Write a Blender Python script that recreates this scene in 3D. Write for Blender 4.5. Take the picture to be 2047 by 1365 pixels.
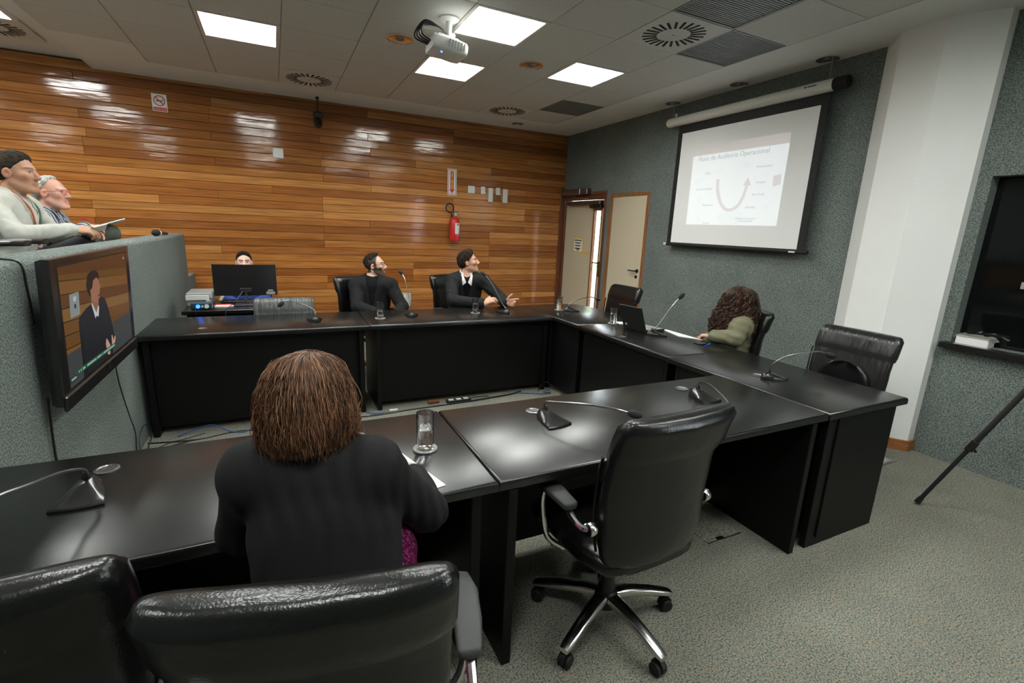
import bpy, math, random
import numpy as np
from mathutils import Vector, Matrix, Euler

# ------------------------------------------------------------------ scene, camera, world, exposure
SC = bpy.context.scene
for o in list(bpy.data.objects):
    bpy.data.objects.remove(o, do_unlink=True)
COL = SC.collection
SC.view_settings.view_transform = 'Standard'
SC.view_settings.look = 'None'
SC.view_settings.gamma = 1.0
SC.view_settings.use_curve_mapping = False
SC.view_settings.exposure = 1.22

CAM_YAW, CAM_PITCH, CAM_ROLL, CAM_H = 0.458098, -0.230057, 0.042123, 1.5529
cam_d = bpy.data.cameras.new('camera')
cam_d.sensor_width = 36.0
cam_d.lens = 961.83 / 2047 * 36.0
cam_d.clip_start = 0.02
cam = bpy.data.objects.new('camera', cam_d)
COL.objects.link(cam)
cf = Vector((math.sin(CAM_YAW) * math.cos(CAM_PITCH), math.cos(CAM_YAW) * math.cos(CAM_PITCH), math.sin(CAM_PITCH)))
cr = Vector((math.cos(CAM_YAW), -math.sin(CAM_YAW), 0))
cu = cr.cross(cf)
cr2 = math.cos(CAM_ROLL) * cr + math.sin(CAM_ROLL) * cu
cu2 = -math.sin(CAM_ROLL) * cr + math.cos(CAM_ROLL) * cu
cam.matrix_world = Matrix(((cr2.x, cu2.x, -cf.x, 0), (cr2.y, cu2.y, -cf.y, 0), (cr2.z, cu2.z, -cf.z, CAM_H), (0, 0, 0, 1)))
SC.camera = cam

wd = bpy.data.worlds.new('daylight')
SC.world = wd
wd.use_nodes = True
bg = wd.node_tree.nodes['Background']
bg.inputs['Color'].default_value = (0.86, 0.95, 1.0, 1)
bg.inputs['Strength'].default_value = 9.0

LAMP_STRENGTH = 13.0
D, W, H = 7.145, 4.382, 3.047          # back wall y, right wall x, ceiling z
T = 0.75                               # table top height
S = 0.5993                             # ceiling module
GX, GY = 1.9473, 3.5032
random.seed(7)
RNG = np.random.default_rng(11)

# ------------------------------------------------------------------ mesh helpers
class MB:
    def __init__(s):
        s.v = []; s.f = []; s.m = []; s.cur = 0
    def add(s, vs, fs):
        n = len(s.v)
        s.v += [tuple(map(float, p)) for p in vs]
        for f in fs:
            s.f.append([n + i for i in f]); s.m.append(s.cur)
        return s
    def box(s, x0, x1, y0, y1, z0, z1):
        v = [(x, y, z) for z in (z0, z1) for y in (y0, y1) for x in (x0, x1)]
        return s.add(v, [(0, 2, 3, 1), (4, 5, 7, 6), (0, 1, 5, 4), (2, 6, 7, 3), (0, 4, 6, 2), (1, 3, 7, 5)])
    def bbox(s, x0, x1, y0, y1, z0, z1, b=0.004):
        # box with chamfered edges
        b = min(b, (x1 - x0) * .45, (y1 - y0) * .45, (z1 - z0) * .45)
        vs = []; idx = {}
        cs = [(x0, x1), (y0, y1), (z0, z1)]
        for i in (0, 1):
            for j in (0, 1):
                for k in (0, 1):
                    c = [cs[0][i], cs[1][j], cs[2][k]]
                    sg = [1 if q == 0 else -1 for q in (i, j, k)]
                    for a in range(3):
                        p = [c[q] + (sg[q] * b if q != a else 0) for q in range(3)]
                        idx[(i, j, k, a)] = len(vs); vs.append(p)
        fs = []
        def quad(l): fs.append(l)
        for a in range(3):
            o = [q for q in range(3) if q != a]
            for e in (0, 1):
                l = []
                for (p, q) in ((0, 0), (1, 0), (1, 1), (0, 1)):
                    k = [0, 0, 0]; k[a] = e; k[o[0]] = p; k[o[1]] = q
                    l.append(idx[(k[0], k[1], k[2], a)])
                quad(l)
        for a in range(3):           # edges along axis a
            o = [q for q in range(3) if q != a]
            for p in (0, 1):
                for q in (0, 1):
                    k0 = [0, 0, 0]; k0[o[0]] = p; k0[o[1]] = q; k1 = list(k0); k1[a] = 1
                    quad([idx[(*k0, o[0])], idx[(*k0, o[1])], idx[(*k1, o[1])], idx[(*k1, o[0])]])
        for i in (0, 1):
            for j in (0, 1):
                for k in (0, 1):
                    quad([idx[(i, j, k, a)] for a in range(3)])
        return s.add(vs, fs)
    def prism(s, poly, z0, z1):
        n = len(poly)
        v = [(p[0], p[1], z0) for p in poly] + [(p[0], p[1], z1) for p in poly]
        f = [list(range(n))[::-1], list(range(n, 2 * n))]
        f += [(i, (i + 1) % n, n + (i + 1) % n, n + i) for i in range(n)]
        return s.add(v, f)
    def tube(s, pts, r, n=8, cap=True):
        pts = [Vector(p) for p in pts]
        if not hasattr(r, '__len__'): r = [r] * len(pts)
        rings = []
        up = None
        for i, p in enumerate(pts):
            t = (pts[min(i + 1, len(pts) - 1)] - pts[max(i - 1, 0)])
            if t.length < 1e-9: t = Vector((0, 0, 1))
            t.normalize()
            if up is None:
                up = Vector((0, 0, 1)) if abs(t.z) < .9 else Vector((1, 0, 0))
            a = (up - t * up.dot(t))
            if a.length < 1e-6: a = t.orthogonal()
            a.normalize(); b = t.cross(a); up = a
            rings.append([p + (a * math.cos(2 * math.pi * k / n) + b * math.sin(2 * math.pi * k / n)) * r[i] for k in range(n)])
        v = [q for g in rings for q in g]
        f = []
        for i in range(len(pts) - 1):
            for k in range(n):
                f.append((i * n + k, i * n + (k + 1) % n, (i + 1) * n + (k + 1) % n, (i + 1) * n + k))
        if cap:
            f.append(list(range(n))[::-1]); f.append([(len(pts) - 1) * n + k for k in range(n)])
        return s.add(v, f)
    def lathe(s, prof, c=(0, 0, 0), n=24, axis='z', cap=True):
        # prof: (radius, height) list
        v = []
        for (r, h) in prof:
            for k in range(n):
                a = 2 * math.pi * k / n
                q = (r * math.cos(a), r * math.sin(a), h)
                if axis == 'x': q = (h, q[0], q[1])
                if axis == 'y': q = (q[1], h, q[0])
                v.append((c[0] + q[0], c[1] + q[1], c[2] + q[2]))
        f = []
        m = len(prof)
        for i in range(m - 1):
            for k in range(n):
                f.append((i * n + k, i * n + (k + 1) % n, (i + 1) * n + (k + 1) % n, (i + 1) * n + k))
        if cap:
            f.append(list(range(n))[::-1]); f.append([(m - 1) * n + k for k in range(n)])
        return s.add(v, f)
    def loft(s, rings, cap=True):
        n = len(rings[0])
        v = [p for g in rings for p in g]
        f = []
        for i in range(len(rings) - 1):
            for k in range(n):
                f.append((i * n + k, i * n + (k + 1) % n, (i + 1) * n + (k + 1) % n, (i + 1) * n + k))
        if cap:
            f.append(list(range(n))[::-1]); f.append([(len(rings) - 1) * n + k for k in range(n)])
        return s.add(v, f)
    def sphere(s, c, r, n=12, m=8):
        if not hasattr(r, '__len__'): r = (r, r, r)
        v = []; f = []
        for i in range(m + 1):
            th = math.pi * i / m
            for k in range(n):
                a = 2 * math.pi * k / n
                v.append((c[0] + r[0] * math.sin(th) * math.cos(a), c[1] + r[1] * math.sin(th) * math.sin(a), c[2] + r[2] * math.cos(th)))
        for i in range(m):
            for k in range(n):
                f.append((i * n + k, (i + 1) * n + k, (i + 1) * n + (k + 1) % n, i * n + (k + 1) % n))
        return s.add(v, f)
    def xform(s, M, start=0):
        for i in range(start, len(s.v)):
            s.v[i] = tuple(M @ Vector(s.v[i]))
        return s

def smooth_path(pts, k=6):
    pts = [Vector(p) for p in pts]
    P = [pts[0] * 2 - pts[1]] + pts + [pts[-1] * 2 - pts[-2]]
    out = []
    for i in range(1, len(P) - 2):
        a, b, c, d = P[i - 1], P[i], P[i + 1], P[i + 2]
        for j in range(k):
            t = j / k
            out.append(.5 * ((2 * b) + (c - a) * t + (2 * a - 5 * b + 4 * c - d) * t * t + (3 * b - a - 3 * c + d) * t ** 3))
    out.append(pts[-1])
    return out

def link(name, me, mats, parent=None, smooth=False, loc=None, rot=None, world=True, angle=None):
    o = bpy.data.objects.new(name, me)
    COL.objects.link(o)
    for m in (mats if isinstance(mats, (list, tuple)) else [mats]):
        if m is not None and len(o.data.materials) < (len(mats) if isinstance(mats, (list, tuple)) else 1):
            o.data.materials.append(m)
    if smooth:
        me.polygons.foreach_set('use_smooth', [True] * len(me.polygons))
        if angle:
            try: me.set_sharp_from_angle(angle=math.radians(angle))
            except Exception: pass
    if loc is not None: o.location = loc
    if rot is not None: o.rotation_euler = rot
    if parent is not None:
        o.parent = parent
        if world: o.matrix_parent_inverse = root_matrix(parent).inverted()
    return o

def root_matrix(o):
    M = Matrix.LocRotScale(o.location, o.rotation_euler, o.scale)
    if o.parent is not None: M = root_matrix(o.parent) @ o.matrix_parent_inverse @ M
    return M

def obj(name, mb, mats, parent=None, smooth=False, world=False, angle=35, loc=None, rot=None, recalc=True):
    """mb -> one mesh object. world=True: coordinates are in the room's frame, else in the parent's."""
    me = bpy.data.meshes.new(name)
    me.from_pydata(mb.v, [], mb.f)
    if any(mb.m): me.polygons.foreach_set('material_index', mb.m)
    if recalc:
        import bmesh
        bm = bmesh.new(); bm.from_mesh(me)
        bmesh.ops.recalc_face_normals(bm, faces=bm.faces)
        bm.to_mesh(me); bm.free()
    me.update()
    return link(name, me, mats, parent, smooth, loc, rot, world, angle)

def tag(o, label=None, cat=None, group=None, kind=None):
    if label: o['label'] = label
    if cat: o['category'] = cat
    if group: o['group'] = group
    if kind: o['kind'] = kind
    return o

def thing(name, label, cat, loc=(0, 0, 0), rotz=0.0, group=None):
    o = bpy.data.objects.new(name, None)
    COL.objects.link(o)
    o.empty_display_size = .05
    o.location = loc; o.rotation_euler = (0, 0, rotz)
    return tag(o, label, cat, group)

def struct(name, mb, mats, parent=None, smooth=False, world=True):
    o = obj(name, mb, mats, parent, smooth, world=world)
    if parent is None: o['kind'] = 'structure'
    return o

KIDS = {}
def copy_tree(o, parent=None):
    c = o.copy(); COL.objects.link(c)
    if parent is not None: c.parent = parent
    for ch in [x for x in list(bpy.data.objects) if x.parent == o]:
        copy_tree(ch, c)
    return c

# ------------------------------------------------------------------ materials
def nodes(name):
    m = bpy.data.materials.new(name); m.use_nodes = True
    nt = m.node_tree
    return m, nt, nt.nodes, nt.links, nt.nodes['Principled BSDF']

def N(nt, t, **kw):
    n = nt.nodes.new(t)
    for k, v in kw.items():
        if k in n.inputs.keys(): n.inputs[k].default_value = v
        else: setattr(n, k, v)
    return n

def plain(name, col, rough=.5, metal=0., spec=.5, bump=0., bscale=60., coat=0., var=0.):
    m, nt, nd, lk, b = nodes(name)
    b.inputs['Base Color'].default_value = (*col, 1)
    b.inputs['Roughness'].default_value = rough
    b.inputs['Metallic'].default_value = metal
    b.inputs['Specular IOR Level'].default_value = spec
    b.inputs['Coat Weight'].default_value = coat
    tc = N(nt, 'ShaderNodeTexCoord')
    no = N(nt, 'ShaderNodeTexNoise'); no.inputs['Scale'].default_value = bscale; no.inputs['Detail'].default_value = 4
    lk.new(tc.outputs['Object'], no.inputs['Vector'])
    if bump:
        bp = N(nt, 'ShaderNodeBump'); bp.inputs['Strength'].default_value = bump; bp.inputs['Distance'].default_value = .003
        lk.new(no.outputs['Fac'], bp.inputs['Height']); lk.new(bp.outputs['Normal'], b.inputs['Normal'])
    if var:
        mx = N(nt, 'ShaderNodeMix', data_type='RGBA')
        mx.inputs['A'].default_value = (*[c * (1 - var) for c in col], 1)
        mx.inputs['B'].default_value = (*[min(1, c * (1 + var)) for c in col], 1)
        lk.new(no.outputs['Fac'], mx.inputs['Factor']); lk.new(mx.outputs['Result'], b.inputs['Base Color'])
    return m

def emit(name, col, st, base=.8):
    m, nt, nd, lk, b = nodes(name)
    b.inputs['Base Color'].default_value = (*[min(.8, c) * base / .8 for c in col], 1)
    b.inputs['Emission Color'].default_value = (*col, 1)
    b.inputs['Emission Strength'].default_value = st
    b.inputs['Roughness'].default_value = .4
    return m

def carpet(name, dark, light, scale, fleck=None, rough=.95, bump=.5):
    m, nt, nd, lk, b = nodes(name)
    b.inputs['Roughness'].default_value = rough
    b.inputs['Specular IOR Level'].default_value = .15
    tc = N(nt, 'ShaderNodeTexCoord')
    n1 = N(nt, 'ShaderNodeTexNoise'); n1.inputs['Scale'].default_value = scale; n1.inputs['Detail'].default_value = 6; n1.inputs['Roughness'].default_value = .75
    n2 = N(nt, 'ShaderNodeTexNoise'); n2.inputs['Scale'].default_value = 2.2; n2.inputs['Detail'].default_value = 3
    lk.new(tc.outputs['Object'], n1.inputs['Vector']); lk.new(tc.outputs['Object'], n2.inputs['Vector'])
    cr = N(nt, 'ShaderNodeValToRGB')
    e = cr.color_ramp.elements
    e[0].position = .42; e[0].color = (*dark, 1)
    e[1].position = .60; e[1].color = (*light, 1)
    lk.new(n1.outputs['Fac'], cr.inputs['Fac'])
    out = cr.outputs['Color']
    if fleck:
        n3 = N(nt, 'ShaderNodeTexVoronoi'); n3.inputs['Scale'].default_value = scale * .9
        lk.new(tc.outputs['Object'], n3.inputs['Vector'])
        sp = N(nt, 'ShaderNodeSeparateColor'); lk.new(n3.outputs['Color'], sp.inputs['Color'])
        gt = N(nt, 'ShaderNodeMath', operation='GREATER_THAN'); gt.inputs[1].default_value = .8
        lk.new(sp.outputs['Red'], gt.inputs[0])
        ml = N(nt, 'ShaderNodeMath', operation='MULTIPLY'); ml.inputs[1].default_value = .6
        lk.new(gt.outputs[0], ml.inputs[0])
        mx = N(nt, 'ShaderNodeMix', data_type='RGBA'); mx.inputs['B'].default_value = (*fleck, 1)
        lk.new(ml.outputs[0], mx.inputs['Factor']); lk.new(out, mx.inputs['A']); out = mx.outputs['Result']
    m2 = N(nt, 'ShaderNodeMix', data_type='RGBA', blend_type='MULTIPLY'); m2.inputs['Factor'].default_value = .35
    lk.new(out, m2.inputs['A']); lk.new(n2.outputs['Color'], m2.inputs['B'])
    g = N(nt, 'ShaderNodeRGBToBW'); lk.new(n2.outputs['Color'], g.inputs['Color'])
    gm = N(nt, 'ShaderNodeMath', operation='MULTIPLY'); gm.inputs[1].default_value = 2.0
    lk.new(g.outputs[0], gm.inputs[0]); lk.new(gm.outputs[0], m2.inputs['B'])
    lk.new(m2.outputs['Result'], b.inputs['Base Color'])
    bp = N(nt, 'ShaderNodeBump'); bp.inputs['Strength'].default_value = bump; bp.inputs['Distance'].default_value = .004
    lk.new(n1.outputs['Fac'], bp.inputs['Height']); lk.new(bp.outputs['Normal'], b.inputs['Normal'])
    return m

def plank_mat():
    m, nt, nd, lk, b = nodes('varnished_plank')
    tc = N(nt, 'ShaderNodeTexCoord'); oi = N(nt, 'ShaderNodeObjectInfo')
    geo = N(nt, 'ShaderNodeNewGeometry')
    mp = N(nt, 'ShaderNodeMapping'); mp.inputs['Scale'].default_value = (1.2, 30, 30)
    off = N(nt, 'ShaderNodeVectorMath', operation='ADD')
    rs = N(nt, 'ShaderNodeMath', operation='MULTIPLY'); rs.inputs[1].default_value = 53.
    lk.new(oi.outputs['Random'], rs.inputs[0])
    cb = N(nt, 'ShaderNodeCombineXYZ'); lk.new(rs.outputs[0], cb.inputs['X']); lk.new(rs.outputs[0], cb.inputs['Z'])
    lk.new(geo.outputs['Position'], off.inputs[0]); lk.new(cb.outputs[0], off.inputs[1])
    lk.new(off.outputs[0], mp.inputs['Vector'])
    gr = N(nt, 'ShaderNodeTexNoise'); gr.inputs['Scale'].default_value = 1.6; gr.inputs['Detail'].default_value = 6; gr.inputs['Distortion'].default_value = .6
    lk.new(mp.outputs[0], gr.inputs['Vector'])
    cr = N(nt, 'ShaderNodeValToRGB'); e = cr.color_ramp.elements
    e[0].position = .25; e[0].color = (.55, .5, .45, 1); e[1].position = .75; e[1].color = (1.25, 1.2, 1.15, 1)
    lk.new(gr.outputs['Fac'], cr.inputs['Fac'])
    mx = N(nt, 'ShaderNodeMix', data_type='RGBA', blend_type='MULTIPLY'); mx.inputs['Factor'].default_value = 1
    lk.new(oi.outputs['Color'], mx.inputs['A']); lk.new(cr.outputs['Color'], mx.inputs['B'])
    lk.new(mx.outputs['Result'], b.inputs['Base Color'])
    b.inputs['Roughness'].default_value = .10
    b.inputs['Specular IOR Level'].default_value = .6
    # slow waviness of the varnish
    mp2 = N(nt, 'ShaderNodeMapping'); mp2.inputs['Scale'].default_value = (2.2, 1, 9)
    lk.new(off.outputs[0], mp2.inputs['Vector'])
    wv = N(nt, 'ShaderNodeTexNoise'); wv.inputs['Scale'].default_value = 1.3; wv.inputs['Detail'].default_value = 2
    lk.new(mp2.outputs[0], wv.inputs['Vector'])
    bp = N(nt, 'ShaderNodeBump'); bp.inputs['Strength'].default_value = .28; bp.inputs['Distance'].default_value = .008
    lk.new(wv.outputs['Fac'], bp.inputs['Height'])
    bp2 = N(nt, 'ShaderNodeBump'); bp2.inputs['Strength'].default_value = .12; bp2.inputs['Distance'].default_value = .002
    lk.new(gr.outputs['Fac'], bp2.inputs['Height']); lk.new(bp.outputs['Normal'], bp2.inputs['Normal'])
    lk.new(bp2.outputs['Normal'], b.inputs['Normal'])
    return m

def wood_mat(name, c0, c1, scale=(2, 25, 25), rough=.35):
    m, nt, nd, lk, b = nodes(name)
    tc = N(nt, 'ShaderNodeTexCoord'); mp = N(nt, 'ShaderNodeMapping'); mp.inputs['Scale'].default_value = scale
    lk.new(tc.outputs['Object'], mp.inputs['Vector'])
    gr = N(nt, 'ShaderNodeTexNoise'); gr.inputs['Scale'].default_value = 2; gr.inputs['Detail'].default_value = 5
    lk.new(mp.outputs[0], gr.inputs['Vector'])
    cr = N(nt, 'ShaderNodeValToRGB'); e = cr.color_ramp.elements
    e[0].position = .3; e[0].color = (*c0, 1); e[1].position = .7; e[1].color = (*c1, 1)
    lk.new(gr.outputs['Fac'], cr.inputs['Fac']); lk.new(cr.outputs['Color'], b.inputs['Base Color'])
    b.inputs['Roughness'].default_value = rough
    return m

def leather(name, wrinkle=0., rough=.27, col=(.0055, .006, .0058)):
    m, nt, nd, lk, b = nodes(name)
    b.inputs['Base Color'].default_value = (*col, 1)
    b.inputs['Roughness'].default_value = rough
    b.inputs['Specular IOR Level'].default_value = .5
    tc = N(nt, 'ShaderNodeTexCoord')
    n1 = N(nt, 'ShaderNodeTexVoronoi'); n1.inputs['Scale'].default_value = 260
    n2 = N(nt, 'ShaderNodeTexNoise'); n2.inputs['Scale'].default_value = 9; n2.inputs['Detail'].default_value = 3
    lk.new(tc.outputs['Object'], n1.inputs['Vector']); lk.new(tc.outputs['Object'], n2.inputs['Vector'])
    b1 = N(nt, 'ShaderNodeBump'); b1.inputs['Strength'].default_value = .22; b1.inputs['Distance'].default_value = .0012
    b2 = N(nt, 'ShaderNodeBump'); b2.inputs['Strength'].default_value = .35; b2.inputs['Distance'].default_value = .012
    lk.new(n1.outputs['Distance'], b1.inputs['Height']); lk.new(n2.outputs['Fac'], b2.inputs['Height'])
    lk.new(b2.outputs['Normal'], b1.inputs['Normal'])
    last = b1
    if wrinkle:
        mp = N(nt, 'ShaderNodeMapping'); mp.inputs['Scale'].default_value = (16, 3, 2.2); mp.inputs['Rotation'].default_value = (0, .25, 0)
        lk.new(tc.outputs['Object'], mp.inputs['Vector'])
        n3 = N(nt, 'ShaderNodeTexNoise'); n3.inputs['Scale'].default_value = 1.5; n3.inputs['Detail'].default_value = 2
        lk.new(mp.outputs[0], n3.inputs['Vector'])
        b3 = N(nt, 'ShaderNodeBump'); b3.inputs['Strength'].default_value = wrinkle; b3.inputs['Distance'].default_value = .05
        lk.new(n3.outputs['Fac'], b3.inputs['Height']); lk.new(b1.outputs['Normal'], b3.inputs['Normal']); last = b3
    lk.new(last.outputs['Normal'], b.inputs['Normal'])
    return m

def glass(name, col=(1, 1, 1), rough=0., ior=1.45):
    m, nt, nd, lk, b = nodes(name)
    b.inputs['Base Color'].default_value = (*col, 1)
    b.inputs['Transmission Weight'].default_value = 1
    b.inputs['Roughness'].default_value = rough
    b.inputs['IOR'].default_value = ior
    return m

def attr_mat(name, rough=.55, sss=0., bump=0., bscale=200, spec=.4, sheen=0.):
    m, nt, nd, lk, b = nodes(name)
    a = N(nt, 'ShaderNodeAttribute'); a.attribute_name = 'tint'
    lk.new(a.outputs['Color'], b.inputs['Base Color'])
    b.inputs['Roughness'].default_value = rough
    b.inputs['Specular IOR Level'].default_value = spec
    b.inputs['Sheen Weight'].default_value = sheen
    if sss:
        b.inputs['Subsurface Weight'].default_value = sss
        b.inputs['Subsurface Radius'].default_value = (.01, .004, .002)
        b.inputs['Subsurface Scale'].default_value = .5
    if bump:
        tc = N(nt, 'ShaderNodeTexCoord'); no = N(nt, 'ShaderNodeTexNoise'); no.inputs['Scale'].default_value = bscale
        lk.new(tc.outputs['Object'], no.inputs['Vector'])
        bp = N(nt, 'ShaderNodeBump'); bp.inputs['Strength'].default_value = bump; bp.inputs['Distance'].default_value = .002
        lk.new(no.outputs['Fac'], bp.inputs['Height']); lk.new(bp.outputs['Normal'], b.inputs['Normal'])
    return m

def tile_mat():
    m, nt, nd, lk, b = nodes('acoustic_tile')
    tc = N(nt, 'ShaderNodeTexCoord'); oi = N(nt, 'ShaderNodeObjectInfo')
    no = N(nt, 'ShaderNodeTexNoise'); no.inputs['Scale'].default_value = 160; no.inputs['Detail'].default_value = 3
    vo = N(nt, 'ShaderNodeTexVoronoi'); vo.inputs['Scale'].default_value = 190; vo.inputs['Randomness'].default_value = .25
    lk.new(tc.outputs['Object'], no.inputs['Vector']); lk.new(tc.outputs['Object'], vo.inputs['Vector'])
    cr = N(nt, 'ShaderNodeValToRGB'); e = cr.color_ramp.elements
    e[0].position = .3; e[0].color = (.55, .55, .525, 1); e[1].position = .7; e[1].color = (.70, .70, .67, 1)
    lk.new(no.outputs['Fac'], cr.inputs['Fac'])
    ht = N(nt, 'ShaderNodeMath', operation='LESS_THAN'); ht.inputs[1].default_value = .22
    lk.new(vo.outputs['Distance'], ht.inputs[0])
    mx = N(nt, 'ShaderNodeMix', data_type='RGBA'); mx.inputs['B'].default_value = (.26, .26, .245, 1)
    lk.new(ht.outputs[0], mx.inputs['Factor']); lk.new(cr.outputs['Color'], mx.inputs['A'])
    lk.new(mx.outputs['Result'], b.inputs['Base Color'])
    b.inputs['Roughness'].default_value = .7
    return m

MAT = dict(
    plank=plank_mat(),
    wallcarpet=carpet('wall_carpet', (.070, .086, .080), (.27, .305, .285), 120, rough=.95),
    floorcarpet=carpet('floor_carpet', (.055, .063, .054), (.34, .345, .285), 150, fleck=(.30, .23, .16)),
    tile=tile_mat(),
    plaster=plain('plaster', (.72, .72, .70), .8, var=.03, bscale=3),
    column=plain('column_paint', (.86, .87, .85), .6, var=.03, bscale=4, bump=.1),
    grille=plain('metal_grille', (.26, .28, .28), .45, .6, bump=.5, bscale=240),
    diffuser=plain('diffuser_white', (.62, .62, .60), .5),
    slot=plain('slot_dark', (.006, .006, .006), .8),
    chromecan=plain('chrome_can', (.75, .75, .74), .12, 1.),
    lampwhite=emit('lamp_panel', (.97, 1.0, .96), LAMP_STRENGTH),
    white=plain('white_plastic', (.72, .73, .71), .4),
    whitemetal=plain('white_metal', (.68, .67, .62), .35),
    black=plain('black_plastic', (.007, .007, .007), .35),
    blackmatte=plain('black_matte', (.006, .006, .006), .7),
    tabletop=None, tablewood=None,
    leather=leather('black_leather'),
    leatherw=leather('wrinkled_leather', .28, .28, (.014, .014, .014)),
    leathersheen=leather('sheen_painted_leather', 1.0, .27, (.085, .088, .085)),  # black leather, its lamp reflections painted as a grey base
    chrome=plain('chrome', (.66, .65, .63), .17, 1.),
    steel=plain('steel', (.26, .26, .26), .3, 1.),
    rubber=plain('rubber', (.008, .008, .008), .6),
    cream=plain('cream_laminate', (.60, .53, .39), .45, var=.04, bscale=30),
    framewood=wood_mat('frame_wood', (.20, .075, .025), (.36, .15, .055), (25, 25, 2)),
    darkwood=wood_mat('dark_wood', (.10, .033, .014), (.18, .065, .028), (25, 25, 2)),
    basewood=wood_mat('base_wood', (.25, .09, .03), (.38, .15, .05), (6, 6, 25)),
    paper=plain('paper', (.80, .80, .78), .7),
    ivory=plain('ivory_paper', (.78, .75, .62), .7),
    red=plain('red_enamel', (.55, .025, .02), .3),
    redp=plain('red_print', (.55, .04, .03), .5),
    yellow=plain('yellow_print', (.80, .52, .03), .5),
    orange=plain('orange_print', (.72, .13, .03), .5),
    glass=glass('clear_glass'),
    water=glass('water', (1, 1, 1), 0, 1.33),
    darkglass=plain('dark_glass', (.004, .005, .005), .06, spec=.5),
    blue=plain('blue_plastic', (.01, .05, .5), .4),
    bluecable=plain('blue_cable', (.015, .07, .25), .5),
    grey=plain('grey_plastic', (.30, .31, .29), .5),
    beige=plain('beige_plastic', (.48, .47, .42), .5),
    screenwhite=plain('screen_white', (.82, .82, .81), .85),
)
def table_mats():
    m, nt, nd, lk, b = nodes('black_table_top')
    b.inputs['Base Color'].default_value = (.006, .0063, .006, 1)
    tc = N(nt, 'ShaderNodeTexCoord')
    b.inputs['Roughness'].default_value = .27
    n2 = N(nt, 'ShaderNodeTexNoise'); n2.inputs['Scale'].default_value = 320
    lk.new(tc.outputs['Object'], n2.inputs['Vector'])
    bp = N(nt, 'ShaderNodeBump'); bp.inputs['Strength'].default_value = .10; bp.inputs['Distance'].default_value = .0015
    lk.new(n2.outputs['Fac'], bp.inputs['Height']); lk.new(bp.outputs['Normal'], b.inputs['Normal'])
    b.inputs['Specular IOR Level'].default_value = .75
    MAT['tabletop'] = m
    MAT['tablewood'] = plain('black_table_panel', (.0035, .0038, .0036), .45, spec=.22, bump=.06, bscale=200)
table_mats()

def text(name, s, size, mat, parent, M, align='CENTER', ext=.0004, bold=0.):
    cu = bpy.data.curves.new(name, 'FONT'); cu.body = s; cu.size = size; cu.align_x = align; cu.align_y = 'CENTER'; cu.extrude = ext; cu.offset = bold
    cu.resolution_u = 2
    tmp = bpy.data.objects.new('tmp_text', cu); COL.objects.link(tmp)
    dg = bpy.context.evaluated_depsgraph_get()
    me = bpy.data.meshes.new_from_object(tmp.evaluated_get(dg))
    bpy.data.objects.remove(tmp); bpy.data.curves.remove(cu)
    me.transform(M); me.name = name
    me.materials.clear()
    return link(name, me, mat, parent, world=True)

def wallM(x, y, z, facing):
    """text matrix: readable by someone looking at the wall. facing 'back' -> surface normal -y, 'right' -> normal -x, 'left' -> normal +x"""
    if facing == 'back': R = Matrix(((1, 0, 0), (0, 0, -1), (0, 1, 0)))
    elif facing == 'right': R = Matrix(((0, 0, -1), (-1, 0, 0), (0, 1, 0)))
    else: R = Matrix(((0, 0, 1), (1, 0, 0), (0, 1, 0)))
    return Matrix.Translation((x, y, z)) @ R.to_4x4()
# ------------------------------------------------------------------ the room
XL, YB = -5.0, -2.8
H2 = 3.125                                  # ceiling over the gallery
GZ = 0.62                                   # gallery floor
m = MB(); m.box(XL, W + .14, YB, D + .1, -.12, 0)
struct('floor', m, MAT['floorcarpet'])
m = MB(); m.box(XL, -1.08, YB, D, 0, GZ)
struct('floor_gallery', m, MAT['floorcarpet'])
# back wall with planks
m = MB(); m.box(XL, W + .14, D + .022, D + .16, 0, H2 + .1)
wall_back = struct('wall_back', m, MAT['darkwood'])
PITCH, Z0 = .0955, .911 - 9 * .0955
tones = [(.47, .195, .052), (.42, .165, .044), (.54, .235, .070), (.35, .130, .034), (.45, .18, .050), (.30, .105, .028), (.56, .255, .080), (.40, .15, .042)]
known = {0: [1.84], 9: [-.59], 10: [.01], 8: [-1.2], 13: [-.59], 15: [-1.79, .64, 1.88], 12: [.63], 6: [-1.81], 20: [-.58], 16: [1.25], 11: [1.25], 2: [-.61, 1.84], -2: [.63]}
rr = random.Random(3)
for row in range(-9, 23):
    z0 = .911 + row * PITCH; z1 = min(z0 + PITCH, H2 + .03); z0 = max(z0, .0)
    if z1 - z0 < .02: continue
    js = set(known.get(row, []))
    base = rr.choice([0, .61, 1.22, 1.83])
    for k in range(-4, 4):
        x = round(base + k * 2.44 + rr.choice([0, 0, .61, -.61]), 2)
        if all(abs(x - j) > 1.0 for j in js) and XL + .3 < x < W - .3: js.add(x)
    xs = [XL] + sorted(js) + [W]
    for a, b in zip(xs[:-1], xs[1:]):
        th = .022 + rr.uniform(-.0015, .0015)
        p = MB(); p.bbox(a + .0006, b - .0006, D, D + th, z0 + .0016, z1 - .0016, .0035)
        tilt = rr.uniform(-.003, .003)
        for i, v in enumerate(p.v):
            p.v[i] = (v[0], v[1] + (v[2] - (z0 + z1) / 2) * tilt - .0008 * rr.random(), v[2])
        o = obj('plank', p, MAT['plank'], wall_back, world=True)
        t = rr.choice(tones); g = rr.uniform(.85, 1.15) * (1.0 if row < 14 else .8)  # upper boards: deeper stain, plus dimmer light put into the colour
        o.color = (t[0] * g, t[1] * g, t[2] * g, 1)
m = MB(); m.bbox(W - .075, W - .002, D - .02, D - .0005, 0, 2.23, .003)
tr = struct('trim_1', m, MAT['darkwood'])

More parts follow.
